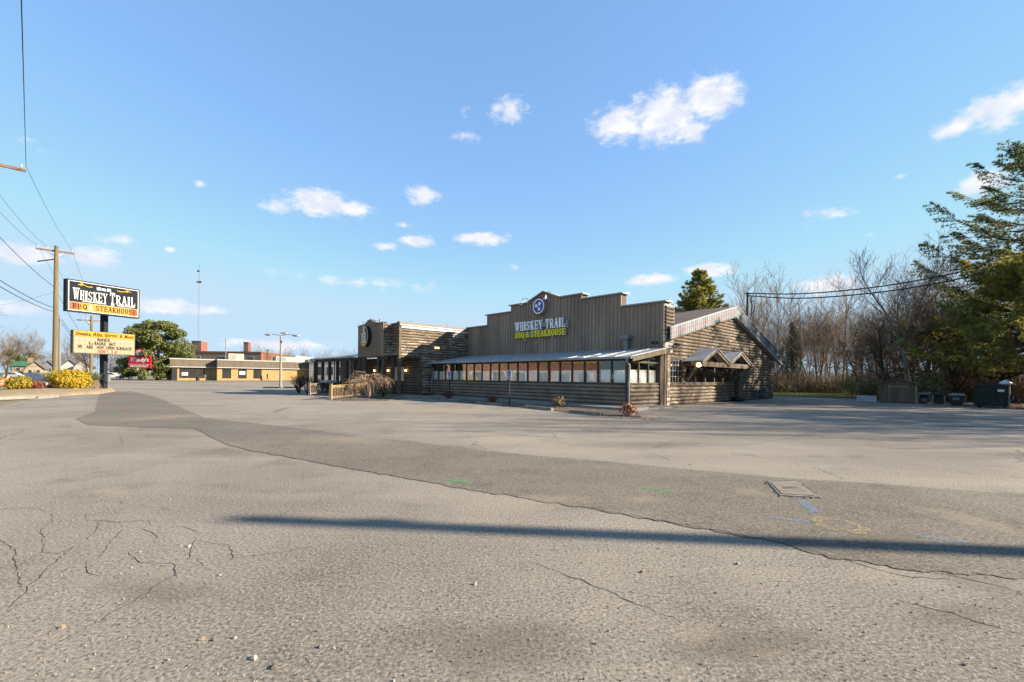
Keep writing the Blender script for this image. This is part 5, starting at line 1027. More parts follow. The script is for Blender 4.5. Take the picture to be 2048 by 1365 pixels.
def block(name, u0, u1, vt, vb_, y, m, lab, dep=12, roof=None):
    a, c = PD(u0, vb_, y), PD(u1, vb_, y); r_ = empty(name, (a.x, a.y, a.z), 0, lab, 'building'); h = PD(u0, vt, y).z - a.z; w_ = c.x - a.x; MB().box((0, 0, -3), (w_, dep, h)).ob('wall', m, r_); MB().box((-.2, -.2, h + .002), (w_ + .2, dep, h + .35)).ob('roof_edge', roof or wtr_m, r_)
    for k in range(3): MB().box((w_ * (.15 + .28 * k), -.05, h * .3), (w_ * (.29 + .28 * k), -.005, h * .7)).ob('window', mat('dark_pane', (.03, .028, .026)), r_)
    return r_
block('white_warehouse', 562, 590, 714, 752, 140, wtr_m, 'white warehouse behind the shop and lamp post'); block('pale_store', 618, 702, 722, 762, 112, mat('cream_wall', (.42, .41, .38), .08, 2, .8), 'pale store seen between the side porch posts')
# lattice radio mast
rm_ = empty('radio_mast', (*PD(396, 748, 420)[:2], 1.4), 0, 'tall thin lattice radio mast above the brick building', 'mast'); mh = PD(396, 543, 420).z; b = MB(); tri = [(.7 * math.cos(a), .7 * math.sin(a)) for a in (0, 2.094, 4.189)]
for x, y in tri: b.tube([(x, y, 0), (x * .8, y * .8, mh)], .07, 4)
for k in range(48):
    z0, z1 = mh * k / 48, mh * (k + 1) / 48
    for j in range(3): b.tube([(*tri[j], z0), (*tri[(j + 1) % 3], z1)], .05, 3, cap=False)
b.ob('lattice', mat('mast_grey', (.2, .2, .21), .1, .1, .6), rm_); MB().tube([(0, 0, mh), (0, 0, mh + 5)], .1, 5).box((-2, -.3, mh - 12), (2.2, .3, mh - 10.6)).box((-1.6, -.3, mh - 2), (.3, .3, mh - .5)).ob('antenna', black_m, rm_)
# red roadside restaurant sign (face left plain)
wy = 95; q = PD(280, 757, wy); wr_ = empty('roadside_sign', (q.x, q.y, .15), R(12), 'red roadside sign with white lettering before the magnolia', 'sign'); k = wy / F; red_s = mat('sign_red', (0.272, 0.008, 0.015), .06, 1, .5)
zz = lambda v: PD(280, v, wy).z - .15
b = MB().box((-.32, -.2, -.2), (.32, .2, zz(737))).prism([(-.32, -.19, zz(741)), (.32, -.19, zz(741)), (1.2, -.19, zz(737)), (-1.2, -.19, zz(737))], (0, .38, 0)); b.ob('pole', mat('grey_sign_pole', (.16, .16, .17), .1, 2, .6), wr_)
mp_ = MB().box((-2.0, -.25, zz(737)), (2.0, .25, zz(711))).ob('panel', red_s, wr_); MB().box((-2.0, -.27, zz(729) - .03), (2.0, -.252, zz(729) + .03)).ob('divider', signw_m, mp_)
text("Wendy's", signw_m, mp_, (-1.65, -.26, zz(726.3)), (1, 0, 0), (0, 0, 1), 3.3, 1.15, .02, bold=.025, shear=.12, spacing=1.05); text('BREAKFAST', signw_m, mp_, (-1.65, -.26, zz(735)), (1, 0, 0), (0, 0, 1), 3.3, .42, .02, bold=.02)
cp_ = MB().prism([(1.0 * math.cos(2 * math.pi * j / 24), -.22, zz(707) + .95 * math.sin(2 * math.pi * j / 24)) for j in range(24)], (0, .44, 0)).ob('top_disc', red_s, wr_); MB().prism([(.72 * math.cos(2 * math.pi * j / 24), -.235, zz(707) + .66 * math.sin(2 * math.pi * j / 24)) for j in range(24)], (0, .01, 0)).ob('white_disc', signw_m, cp_)
# houses on the left
def house(u0, u1, vt, ve, y, wm, rm, lab, depth=9, gable_front=True, chim=None, zg=None):
    a, c = PD(u0, 748, y), PD(u1, 748, y); g = hgt(a.x, a.y); r_ = empty('house', (a.x, a.y, g), math.atan2(-a.x, a.y) * .85, lab, 'house', 'houses across the road'); w_ = c.x - a.x; he = PD(u0, ve, y).z - g; ht = PD(u0, vt, y).z - g
    wb = MB()
    if gable_front:
        wb.prism([(0, 0, -.5), (w_, 0, -.5), (w_, 0, he), (w_ / 2, 0, ht - .1), (0, 0, he)], (0, depth, 0)); wb.ob('wall', wm, r_)
        for s_ in (0, 1): x0, x1 = (-.4, w_ / 2) if s_ == 0 else (w_ / 2, w_ + .4); z0, z1 = (he - .3, ht) if s_ == 0 else (ht, he - .3); MB().prism([(x0, -.4, z0), (x1, -.4, z1), (x1, -.4, z1 + .2), (x0, -.4, z0 + .2)], (0, depth + .8, 0)).ob('roof', rm, r_)
    else:
        wb.box((0, 0, -.5), (w_, depth, he)); wb.ob('wall', wm, r_); MB().prism([(-.4, -.6, he - .1), (-.4, depth / 2, ht), (-.4, depth + .6, he - .1)], (w_ + .8, 0, 0)).ob('roof', rm, r_)
    for k in range(2):
        f_ = MB().box((w_ * (.16 + .44 * k), -.06, he * .42), (w_ * (.38 + .44 * k), -.01, he * .82)).ob('window', wtr_m, r_); MB().box((w_ * (.18 + .44 * k), -.075, he * .45), (w_ * (.36 + .44 * k), -.062, he * .79)).ob('pane', mat('dark_pane', (.03, .028, .026)), f_)
    MB().box((w_ * .44, -.05, 0), (w_ * .55, -.01, he * .72)).ob('door', mat('brown_door', (.16, .11, .075)), r_)
    if chim: MB().box((w_ * chim, 1, he), (w_ * chim + 1.1, 2.1, ht + 1.1)).ob('chimney', brick_m, r_)
house(121, 146, 720, 733, 135, wtr_m, mat('grey_roof', (.085, .08, .075), .2, 2, .9), 'white gabled house behind the large golden bush'); house(147, 172, 719, 735, 128, wtr_m, mat('grey_roof', (.085, .08, .075)), 'white gabled house just left of the sign pole'); house(24, 54, 722, 732, 150, mat('tan_wall', (.26, .22, .16), .1, 2, .9), mat('green_roof', (.03, .12, .07), .2, 2, .8), 'brown house with a green roof at the far left', gable_front=False); house(50, 76, 723, 737, 142, mat('tan_wall', (.26, .22, .16)), mat('tan_roof', (.12, .1, .075), .2, 2, .9), 'tan gabled house with a brick chimney', chim=.1); house(82, 100, 722, 733, 155, mat('blue_wall', (.12, .14, .18), .1, 2, .9), mat('grey_roof', (.085, .08, .075)), 'dark blue house left of the utility pole'); house(218, 250, 733, 741, 140, mat('blue_wall', (.12, .14, .18)), mat('dark_roof', (.06, .06, .065), .2, 2, .9), 'blue grey house behind the parked cars', gable_front=False)
# cars
def car(u, v, L_, ang, m, lab, suv=False, y=None):
    p = PD(u, v, y); p.z = hgt(p.x, p.y) ; r_ = empty('parked_car', p, ang, lab, 'car', 'cars across the lot'); hh = 1.7 if suv else 1.42; h1 = .95
    lo = [(-L_/2, .35), (-L_/2, .8), (-L_/2 + .25, h1), (L_/2 - 1.2, h1 - .02), (L_/2 - .15, .78), (L_/2, .6), (L_/2, .35)]
    MB().prism([(x, -.88, z) for x, z in lo], (0, 1.76, 0)).ob('body', m, r_); up_ = [(-L_/2 + .3, h1), (-L_/2 + (.55 if suv else .9), hh), (L_ * .08, hh), (L_/2 - 1.25, h1)]
    cb = MB().prism([(x, -.74, z) for x, z in up_], (0, 1.48, 0)).ob('cabin', m, r_)
    for y_ in (-.75, .742): MB().prism([(x * .93, y_, h1 + (z - h1) * .86 + .04) for x, z in up_], (0, .008, 0)).ob('side_window', mat('dark_pane', (.03, .028, .026)), cb)
    for x in (-L_/2 + .8, L_/2 - .85):
        for y_ in (-.9, .7):
            w_ = MB().tube([(x, y_, .33), (x, y_ + .2, .33)], .33, 14).ob('wheel', black_m, r_); MB().tube([(x, y_ - .005 if y_ < 0 else y_ + .2, .33), (x, y_ if y_ < 0 else y_ + .206, .33)], .19, 10).ob('rim', galv_m, w_)
    for y_ in (-.8, .45): MB().box((L_/2 - .1, y_, .62), (L_/2 + .012, y_ + .35, .74)).ob('headlight', signw_m, r_)
car(252, 754, 4.6, R(-60), mat('dark_blue_paint', (.03, .04, .055), .1, 2, .3), 'dark blue car parked left of the red sign', True, 108); car(224, 752, 4.8, R(15), mat('white_paint', (.5, .5, .49), .05, 2, .3), 'white car parked left of the dark blue car', False, 118); car(31, 745, 4.6, R(10), mat('white_paint', (.5, .5, .49)), 'white car parked before the green roofed house', False, 128); car(58, 746, 4.6, R(185), mat('black_paint', (.02, .02, .022), .1, 2, .3), 'dark car parked before the tan house', False, 132)
# traffic drums along the roadworks
og_m = mat('safety_orange', (.55, .085, .012), .08, 5, .5)
def drum(u, v, y, lab):
    p = PD(u, v, y); r_ = empty('traffic_drum', (p.x, p.y, hgt(p.x, p.y)), 0, lab, 'traffic drum', 'orange drums of the roadworks'); MB().lathe((0, 0, .08), [(.29, 0), (.27, .3), (.25, .6), (.22, .95), (.12, 1.0)], 14).ob('drum', og_m, r_); MB().lathe((0, 0, -.02), [(.42, 0), (.42, .08), (.3, .1)], 12).ob('base', black_m, r_)
    for z in (.28, .62): MB().lathe((0, 0, z), [(.281 - .03 * (z - .28), 0), (.278 - .03 * (z - .28), .15)], 14).ob('white_band', signw_m, r_)
drum(3, 770, 58, 'orange drum cut by the left edge of the picture'); drum(23, 765, 68, 'orange drum behind the smaller golden bush'); drum(14.5, 757, 92, 'orange drum farther along the road, left of the bushes'); drum(60, 750, 150, 'left one of two far orange drums above the culvert'); drum(75.5, 750, 150, 'right one of two far orange drums above the culvert')
for u, lab in ((74, 'small orange barrier left behind the culvert'), (91, 'small orange barrier right behind the culvert')):
    p = PD(u, 757, 70); r_ = empty('road_barrier', (p.x, p.y, hgt(p.x, p.y)), 0, lab, 'barrier'); MB().box((-.5, -.06, .55), (.5, .06, .95)).ob('panel', og_m, r_)
    for x in (-.4, .4): MB().bar((x, -.3, 0), (x, 0, .95), .06).bar((x, .3, 0), (x, 0, .95), .06).ob('leg', signw_m, r_)
# brick shop on the far side of the road (outside the picture, mirrored in the porch windows)
rs = empty('brick_shop', (-78, 12, -.3), R(-4), 'red brick shop across the road with white trucks before it', 'building'); MB().box((-10, 0, -.5), (0, 42, 5.2)).ob('wall', brick_m, rs); MB().box((-10.1, -.2, 5.21), (.25, 42.2, 5.7)).ob('cornice', tanw_m, rs)
for k in range(8): f_ = MB().box((.005, 2 + k * 5, .8), (.06, 5 + k * 5, 3.2)).ob('window', wtr_m, rs); MB().box((.062, 2.15 + k * 5, .95), (.075, 4.85 + k * 5, 3.05)).ob('pane', mat('dark_pane', (.03, .028, .026)), f_)

# ------------------------------------------------------------------ trees
def branch(b, p, d, L, r, lev, maxlev, rnd, up=.25, kids=(11, 6, 5, 4), thin=.0, start=.3, spread=1.0):
    seg = 5 if lev == 0 else 4 if lev == 1 else 3; P = [p.copy()]; D = d.normalized(); q = p.copy(); dirs = [D]
    for i in range(seg):
        j = .10 if lev == 0 else .22
        D = (D + Vector((rnd.gauss(0, j), rnd.gauss(0, j), rnd.gauss(0, j) + (up * .25 if lev else .05)))).normalized(); q = q + D * (L / seg); P.append(q.copy()); dirs.append(D)
    rs = [r * (1 - .78 * i / seg) for i in range(seg + 1)]
    b[0 if lev == 0 else 1].tube(P, rs, 7 if lev == 0 else 4 if lev == 1 else 3, cap=False)
    if lev >= maxlev: return
    n = kids[lev]
    for k in range(n):
        f = start + (1 - start) * (k + rnd.random()) / n if lev == 0 else .2 + .8 * (k + rnd.random()) / n
        i = min(seg - 1, int(f * seg)); o = P[i].lerp(P[i + 1], f * seg - i); a = rnd.random() * 6.283; t1 = dirs[i].orthogonal().normalized(); t1 = Matrix.Rotation(a, 3, dirs[i]) @ t1
        ang = rnd.uniform(.5, 1.0) * spread; nd_ = (dirs[i] * math.cos(ang) + t1 * math.sin(ang)); nd_.z += up * .5
        branch(b, o, nd_, L * (rnd.uniform(.42, .62) if lev == 0 else rnd.uniform(.4, .65)) * (1 - .45 * f if lev == 0 else 1), max(.013, rs[i] * rnd.uniform(.38, .58)), lev + 1, maxlev, rnd, up, kids, thin, start, spread)
TREES = []
def tree_proto(seed, H, r, up, kids, start, m1, m2, spread=1.0, lev=3):
    rnd = random.Random(seed); b = (MB(), MB()); branch(b, Vector((0, 0, -.15)), Vector((rnd.gauss(0, .06), rnd.gauss(0, .06), 1)), H, r, 0, lev, rnd, up, kids, 0, start, spread)
    def me(mb, n, m):
        x = bpy.data.meshes.new(n); x.from_pydata(mb.v, [], mb.f); x.materials.append(m); x.polygons.foreach_set('use_smooth', [True] * len(mb.f)); x.update(); return x
    return me(b[0], 'trunk', m1), me(b[1], 'crown', m2)
def plant(proto, p, s, rz, lab, cat='tree', group=None, name='bare_tree', sz=None):
    r_ = empty(name, p, rz, lab, cat, group); r_.scale = (s, s, sz or s); link('trunk', proto[0], r_); link('crown', proto[1], r_); return r_
tw1 = mat('grey_twigs', (.15, .112, .08), .3, .5, .9); tw2 = mat('warm_twigs', (.165, .112, .068), .3, .5, .9); tw3 = mat('dark_twigs', (.06, .044, .032), .3, .5, .9); tw4 = mat('pale_twigs', (.2, .16, .12), .3, .5, .9)
PR = [tree_proto(1, 10, .15, .35, (13, 7, 6, 4), .25, bark_m, tw1), tree_proto(2, 9, .11, .5, (14, 7, 6, 4), .3, barkp_m, tw4, .8), tree_proto(3, 8, .13, .2, (13, 7, 6, 5), .15, bark_m, tw2, 1.1), tree_proto(4, 10, .09, .6, (12, 7, 6, 4), .35, barkp_m, tw1, .7), tree_proto(5, 7, .16, .1, (13, 8, 6, 5), .12, barkd_m, tw3, 1.25), tree_proto(6, 6, .07, .4, (12, 7, 5, 4), .1, bark_m, tw2, 1.0)]
rw = random.Random(77)
def edge(u): return 53 if u < 1690 else 53 - (u - 1690) / 70 * 15 if u < 1760 else 37 - (u - 1760) / 288 * 5
deep = 'bare grey tree crowded among others deep in the wood'
for i in range(120):                 # the depth of the wood
    u = 1545 + 470 * (i + rw.random()) / 120; e = edge(u); y = e + 3 + 30 * rw.random() ** 1.3; p = PD(u, 780, y); p.z = 0
    if p.x > 43: continue
    plant(PR[rw.choice((0, 0, 1, 2, 2, 2, 3, 4, 5))], p, rw.uniform(.68, 1.0) * (1.0 + (y - e) * .006), rw.random() * 6.3, 'bare grey tree in the %s rows of the wood, %s' % ('front' if y < e + 8 else 'middle' if y < e + 17 else 'back', 'behind the lawn' if u < 1700 else 'behind the white crate' if u < 1760 else 'behind the shed' if u < 1835 else 'behind the bins' if u < 1935 else 'behind the dumpster'), 'tree', 'trees deep in the wood')
for i in range(40):                # a second curtain behind
    u = 1440 + 540 * (i + rw.random()) / 40; y = rw.uniform(78, 105); p = PD(u, 780, y); p.z = 0; plant(PR[rw.choice((0, 1, 3))], p, rw.uniform(1.05, 1.35), rw.random() * 6.3, deep, 'tree', 'trees deep in the wood')
def feat(k, u, y, H, lab, rz=None, vz=None, name='bare_tree', tilt=0):
    base = {0: 10, 1: 9, 2: 8, 3: 10, 4: 7, 5: 6}[k]; p = PD(u, 780, y); p.z = 0; r_ = plant(PR[k], p, H / base, rz if rz is not None else rw.random() * 6.3, lab, 'tree', 'trees along the edge of the wood', name); r_.rotation_euler.y = tilt; return r_
feat(1, 1508, 58, 12.5, 'pale bare tree rising just behind the right end of the gable'); feat(3, 1548, 55, 11.5, 'tall bare tree beside the right corner of the restaurant'); feat(0, 1596, 54, 8.5, 'brown bare tree behind the lawn, next to the dark juniper'); feat(1, 1680, 54, 11.2, 'pale bare tree above the right end of the lawn'); feat(0, 1640, 56, 9.5, 'bare tree above the middle of the lawn'); feat(2, 1725, 44, 7.2, 'spreading bare tree left of the wooden shed'); feat(4, 1772, 37.5, 6.2, 'dark leaning bare tree right behind the wooden shed', tilt=-.25)
feat(2, 1850, 36.5, 7.4, 'brown bare tree behind the first bins'); feat(4, 1920, 34, 6.8, 'dark low branched tree behind the bins', tilt=.1); feat(4, 1985, 33, 7.0, 'dark low branched tree behind the dumpster'); feat(2, 2040, 32, 6.5, 'dark bare tree at the right edge, behind the dumpster'); feat(4, 1880, 41, 9.0, 'dark bare tree with wide boughs under the tall pine', tilt=-.15)
# the tall forked tree behind the shed
ft = empty('forked_tree', (*PD(1808, 780, 35.2)[:2], 0), 0, 'tall forked bare tree rising behind the wooden shed', 'tree', 'trees along the edge of the wood'); rnd = random.Random(12); b = (MB(), MB())
b[0].tube([(.5, 0, -.1), (.25, 0, 1.6), (.1, .05, 3.0), (-.05, .05, 4.1)], [.2, .17, .15, .14], 8)
branch(b, Vector((-.05, .05, 4.05)), Vector((-.25, 0, 1)), 6.3, .11, 0, 3, rnd, .45, (10, 6, 5, 4), 0, .25, .9); branch(b, Vector((-.03, .05, 4.0)), Vector((.28, .1, 1)), 7.3, .12, 0, 3, rnd, .45, (11, 6, 5, 4), 0, .25, .9); branch(b, Vector((.0, .05, 3.7)), Vector((-.9, .3, .75)), 4.2, .06, 1, 3, rnd, .3)
b[0].ob('trunk', mat('forked_tree_bark', (.2, .165, .125), .35, 3, .9, bump=.3), ft, smooth=True); b[1].ob('crown', mat('forked_tree_twigs', (.2, .165, .125), .3, .5, .9), ft, smooth=True); ft.scale = (1.0, 1.0, 1.0)  # the forked tree's own pale bark and twig colour
# evergreens
def pine_needles(b, o, d, n, L_, rnd, m=0):
    for _ in range(n):
        v = (d * .7 + Vector((rnd.gauss(0, .6), rnd.gauss(0, .6), rnd.gauss(.15, .5)))).normalized(); s = v.orthogonal().normalized(); s = Matrix.Rotation(rnd.random() * 6.28, 3, v) @ s * 0.016 * L_ / .16; e = o + v * L_ * rnd.uniform(.7, 1.25)
        b.add([o - s, o + s, e], [(0, 1, 2)], m)
def pine(p, H, R_, h0, seed, lab, ml, dens=1.0, needle=.17, taper=.85, nb=6, dz=.62, name='pine_tree', droop=.0, rz=0):
    rnd = random.Random(seed); root = empty(name, p, rz, lab, 'tree'); tb = MB(); lb = MB(); nb_ = MB(); tb.tube([(0, 0, -.2), (.05, 0, H * .3), (0, .06, H * .65), (0, 0, H)], [H * .017, H * .014, H * .008, .02], 9); tb.ob('trunk', barkd_m, root, smooth=True)
    z = h0
    while z < H - .3:
        k = (z - h0) / (H - h0); Lr = R_ * (1 - k) ** taper * (.72 + .5 * math.sin(min(1, k * 3 + .35) * 1.57)) + .3
        for j in range(nb):
            a = rnd.random() * 6.283; L_ = Lr * rnd.uniform(.55, 1.12); rise = rnd.uniform(-.05, .25) + .35 * k - droop * (1 - k); P = [Vector((0, 0, z + rnd.uniform(-.2, .2)))]
            for i in range(1, 6): f = i / 5; P.append(P[0] + Vector((math.cos(a) * L_ * f, math.sin(a) * L_ * f, L_ * (rise * f + .18 * f * f - .12 * math.sin(f * 3.1)))) + Vector((rnd.gauss(0, .05), rnd.gauss(0, .05), rnd.gauss(0, .04))))
            lb.tube(P, [.045 * L_ / 3 + .012, .035 * L_ / 3 + .01, .03 * L_ / 3 + .008, .02, .014, .006], 4, cap=False)
            nt_ = int((5 + L_ * 6) * dens)
            for q in range(nt_):
                f = .25 + .75 * rnd.random() ** .8; i = min(4, int(f * 5)); o = P[i].lerp(P[i + 1], f * 5 - i); aa = a + rnd.choice((-1, 1)) * rnd.uniform(.4, 1.1); l2 = L_ * .3 * (1.15 - f) + .28; dd = Vector((math.cos(aa), math.sin(aa), rnd.uniform(-.1, .35))).normalized(); e = o + dd * l2
                lb.tube([o, e], [.009, .005], 3, cap=False)
                for w in (.45, .75, 1.0): pine_needles(nb_, o.lerp(e, w), dd, int(9 * (1 if w < 1 else 1.5)), needle, rnd, rnd.choice((0, 0, 1)))
        z += dz * rnd.uniform(.8, 1.2)
    lb.ob('limbs', barkd_m, root); nb_.ob('crown', ml, root); return root
pn_a = leafmat('pine_needles', (.085, .115, .042), (.14, .165, .06), .6, .45); pn_b = leafmat('pine_needles_olive', (.13, .145, .045), (.21, .21, .065), .6, .45); pn_y = leafmat('pine_needles_yellow', (.22, .215, .045), (.38, .33, .055), .5, .45)
pine((*PD(2092, 780, 33.5)[:2], 0), 20.5, 7.6, 6.0, 5, 'towering open crowned pine at the right edge', [pn_a, pn_b], 1.5, .22, .75, 6, 1.05); pine((*PD(2085, 780, 29.5)[:2], 0), 9.5, 6.0, 2.6, 8, 'shorter dense yellow green pine beside the dumpster', [pn_y, pn_b], 1.7, .24, .6, 8, .55, droop=.1)
pine((*PD(1396, 780, 62)[:2], 0), PD(1396, 541, 62).z, 5.4, 3.0, 3, 'sunlit green pine rising behind the restaurant roof', [pn_y, pn_b], 1.2, .32, 1.05, 10, .55)
jn = empty('juniper', (*PD(1583, 780, 58)[:2], 0), 0, 'dark pointed juniper at the wood edge behind the lawn', 'tree'); b = MB(); random.seed(4)
for k in range(14): zz_ = 1.2 + k * .55; leafball(b, (random.gauss(0, .25), random.gauss(0, .25), zz_), 1.5 * (1 - k / 15) + .2, 1.5 * (1 - k / 15) + .2, .7, 420, .1, (0,), .3)
b.ob('crown', leafmat('juniper_leaves', (.035, .052, .025), (.07, .09, .04), .8), jn); MB().tube([(0, 0, -.1), (0, 0, 8.5)], [.14, .03], 7).ob('trunk', barkd_m, jn)
# undergrowth: nobody could count it
def scatter_px(n, ulo, uhi, rnd, d0=-1.0, d1=10):
    for _ in range(n):
        u = rnd.uniform(ulo, uhi); y = edge(u) + d0 + (d1 - d0) * rnd.random() ** 1.4; yield u, PD(u, 780, y)
b = MB(); rnd = random.Random(9)
for u, p in scatter_px(8500, 1535, 2100, rnd, 0, 30):
    if p.x > 42 and rnd.random() < .8: continue
    h = rnd.uniform(.5, 3.0); d = Vector((rnd.gauss(0, .34), rnd.gauss(0, .34), 1)) * h; q = Vector((p.x, p.y, -.05)); e = q + d; m_ = q.lerp(e, .55) + Vector((rnd.gauss(0, .12), rnd.gauss(0, .12), 0)); mi = rnd.choice((0, 0, 1, 2, 2)); b.tube([q, m_, e], [.02, .014, .008], 3, mi, cap=False)
    for k in range(5):
        f = rnd.uniform(.3, .95); o = q.lerp(m_, f / .55) if f < .55 else m_.lerp(e, (f - .55) / .45); b.tube([o, o + Vector((rnd.gauss(0, .35), rnd.gauss(0, .35), rnd.uniform(.1, .6)))], [.011, .007], 3, mi, cap=False)
tag(b.ob('undergrowth', [tan_m, tw1, tw2]), 'tangled dry stems filling the edge of the wood', 'undergrowth', kind='stuff')
b = MB(); rnd = random.Random(10); random.seed(10)
for u, p in list(scatter_px(60, 1690, 2110, rnd, .5, 5)) + list(scatter_px(26, 1540, 1700, rnd, 0, 3)):
    h = rnd.uniform(.4, 1.25); r = rnd.uniform(.5, 1.2); leafball(b, (p.x, p.y, h), r, r, h, 190, .07, (0, 0, 1, 2), .2)
tag(b.ob('ground_cover', [leafmat('bramble_leaves', (.07, .07, .025), (.15, .125, .04), 1), leafmat('bramble_dead', (.13, .08, .04), (.2, .14, .075), 1), leafmat('bramble_olive', (.1, .1, .03), (.17, .15, .05), 1)]), 'low leafy brambles along the foot of the wood', 'brambles', kind='stuff')
for u, y, w_, h, ml, lab in ((1705, 44.5, 3.6, 2.6, [olv_l, grn_l], 'olive green bush left of the white crate'), (1868, 33.6, 2.6, 2.5, [leafmat('pale_olive_leaves', (.16, .14, .05), (.24, .2, .08)), olv_l], 'pale olive bush behind the bins'), (1740, 39, 2.4, 1.8, [olv_l], 'low olive bush just left of the shed')):
    p = PD(u, 780, y); p.z = 0; shrub(p, w_ / 2, h, ml, 2600, .07, lab, 'bush', 'leafy_bush', lobes=8)
lw = sheet('lawn', [tuple(PD(u, 780, y)[:2]) for u, y in ((1520, 44.2), (1600, 43.6), (1690, 41.5), (1715, 43), (1700, 55), (1600, 56), (1500, 57))], lawn_m, .02, 0)
b = MB(); rnd = random.Random(2)
for _ in range(9000):
    u = rnd.uniform(1530, 1700); y = rnd.uniform(43.6, 54); p = PD(u, 780, y); h = rnd.uniform(.03, .09); a = rnd.random() * 6.28; s = Vector((math.cos(a), math.sin(a), 0)) * .02; q = Vector((p.x, p.y, .02)); b.add([q - s, q + s, q + Vector((rnd.gauss(0, .03), rnd.gauss(0, .03), h))], [(0, 1, 2)])
tag(b.ob('grass_blades', leafmat('lawn_blades', (.12, .15, .035), (.24, .22, .07), 1)), 'short winter grass of the lawn behind the restaurant', 'grass', kind='stuff')
# fallen leaves at the lot edge and in the bed
b = MB(); rnd = random.Random(6)
def leaf(p, s): a = rnd.random() * 6.28; x = Vector((math.cos(a), math.sin(a), rnd.uniform(-.3, .4))) * s; y_ = Vector((-math.sin(a), math.cos(a), rnd.uniform(-.3, .4))) * s * .6; b.add([p - x, p - y_, p + x, p + y_], [(0, 1, 2, 3)], rnd.choice((0, 0, 1, 2)))
for _ in range(3600): u = rnd.uniform(1690, 2100); y = edge(u) - 2.6 - 5.5 * rnd.random() ** 2.2 * (1 if u > 1850 else .5) + rnd.random() * 3; p = PD(u, 780, y); p.z = rnd.uniform(.01, .05); leaf(p, rnd.uniform(.03, .07))
for _ in range(1500): p = LB(rnd.uniform(-3.9, -1.8), rnd.uniform(-2.6, 13), .045); leaf(p, rnd.uniform(.02, .045))
for _ in range(420): p = LB(rnd.uniform(-5.3, -3.6), rnd.uniform(-4.2, -1.2), .02); leaf(p, rnd.uniform(.02, .04))
for _ in range(500): p = LB(rnd.uniform(-9, -5), rnd.uniform(12.8, 16), .045); leaf(p, rnd.uniform(.025, .05))
tag(b.ob('fallen_leaves', [leafmat('leaf_brown', (.1, .06, .035), (.17, .11, .06)), leafmat('leaf_dark', (.05, .035, .025), (.08, .055, .035)), leafmat('leaf_tan', (.2, .14, .08), (.28, .2, .11))]), 'dry fallen leaves along the lot edges', 'leaves', kind='stuff')
litter = sheet('leaf_strip', [tuple(PD(u, 780, y)[:2]) for u, y in ((1715, 41.0), (1760, 34.6), (1860, 31.4), (1950, 27.4), (2048, 24.6), (2140, 23.0), (2140, 36), (2048, 38), (1900, 40), (1760, 44))], mulch_m, .012, 0)
# magnolia and far trees on the left
mg = empty('magnolia_tree', (*PD(316, 757, 101)[:2], .15), 0, 'broad dark evergreen magnolia behind the red sign', 'tree'); b = MB(); random.seed(15); k = 101 / F
MB().tube([(0, 0, -.3), (.1, 0, 2.2), (-.1, .1, 5), (.1, 0, 9)], [.55, .42, .32, .12], 10).ob('trunk', bark_m, mg, smooth=True)
for i in range(120):
    z = random.uniform(.9, 12.4); rr = 6.9 * math.sqrt(max(.04, 1 - ((z - 4.0) / 9.0) ** 2)) ; a = random.random() * 6.283; q = random.uniform(.45, .97); leafball(b, (math.cos(a) * rr * q, math.sin(a) * rr * q, z), random.uniform(1.0, 1.9), random.uniform(1.0, 1.9), random.uniform(.7, 1.2), 300, .26, (0, 0, 1), .55, .5)
b.ob('crown', [mag_l, leafmat('glossy_leaves_light', (.08, .1, .022), (.19, .175, .045), 1.2)], mg)
fr_ = random.Random(40)
for i in range(40):
    u = -40 + 330 * (i + fr_.random()) / 40; y = fr_.uniform(165, 205); p = PD(u, 748, y); p.z = hgt(p.x, p.y); plant(PR[fr_.choice((0, 2, 2, 3))], p, fr_.uniform(.95, 1.45), fr_.random() * 6.3, 'bare tree in the far row, ' + ('behind the green roofed house' if u < 55 else 'behind the tan house' if u < 100 else 'behind the white gabled houses' if u < 180 else 'behind the parked cars'), 'tree', 'far trees behind the houses')
for i in range(34):
    u = 505 + 235 * (i + fr_.random()) / 34; y = fr_.uniform(150, 190); p = PD(u, 748, y); p.z = hgt(p.x, p.y); plant(PR[fr_.choice((0, 2, 2))], p, fr_.uniform(.7, 1.0), fr_.random() * 6.3, 'bare tree in the far row, ' + ('above the shop left of the lamp post' if u < 560 else 'above the shop right of the lamp post' if u < 630 else 'behind the side porch'), 'tree', 'far trees behind the shop')
p = PD(-8, 756, 75); p.z = 0; plant(PR[2], p, 1.25, 1, 'brown bushy bare tree cut by the left edge', 'tree'); p = PD(8, 752, 82); p.z = 0; plant(PR[4], p, 1.0, 2, 'dark bare tree at the far left behind the drums', 'tree'); p = PD(178, 752, 100); p.z = 0; plant(PR[2], p, .95, 3, 'bare tree just left of the sign pole', 'tree'); p = PD(165, 752, 112); p.z = 0; plant(PR[5], p, 1.1, 4, 'small bare tree before the white houses', 'tree')
eg = empty('evergreen_tree', (*PD(44, 748, 175)[:2], 1.2), 0, 'dark round evergreen behind the green roofed house', 'tree'); b = MB()
for i in range(22): leafball(b, (random.gauss(0, 2.6), random.gauss(0, 2), random.uniform(2, 8.2)), 1.8, 1.8, 1.3, 120, .4, (0,), .4)
b.ob('crown', mag_l, eg); MB().tube([(0, 0, -.5), (0, 0, 6)], [.4, .2], 7).ob('trunk', barkd_m, eg)
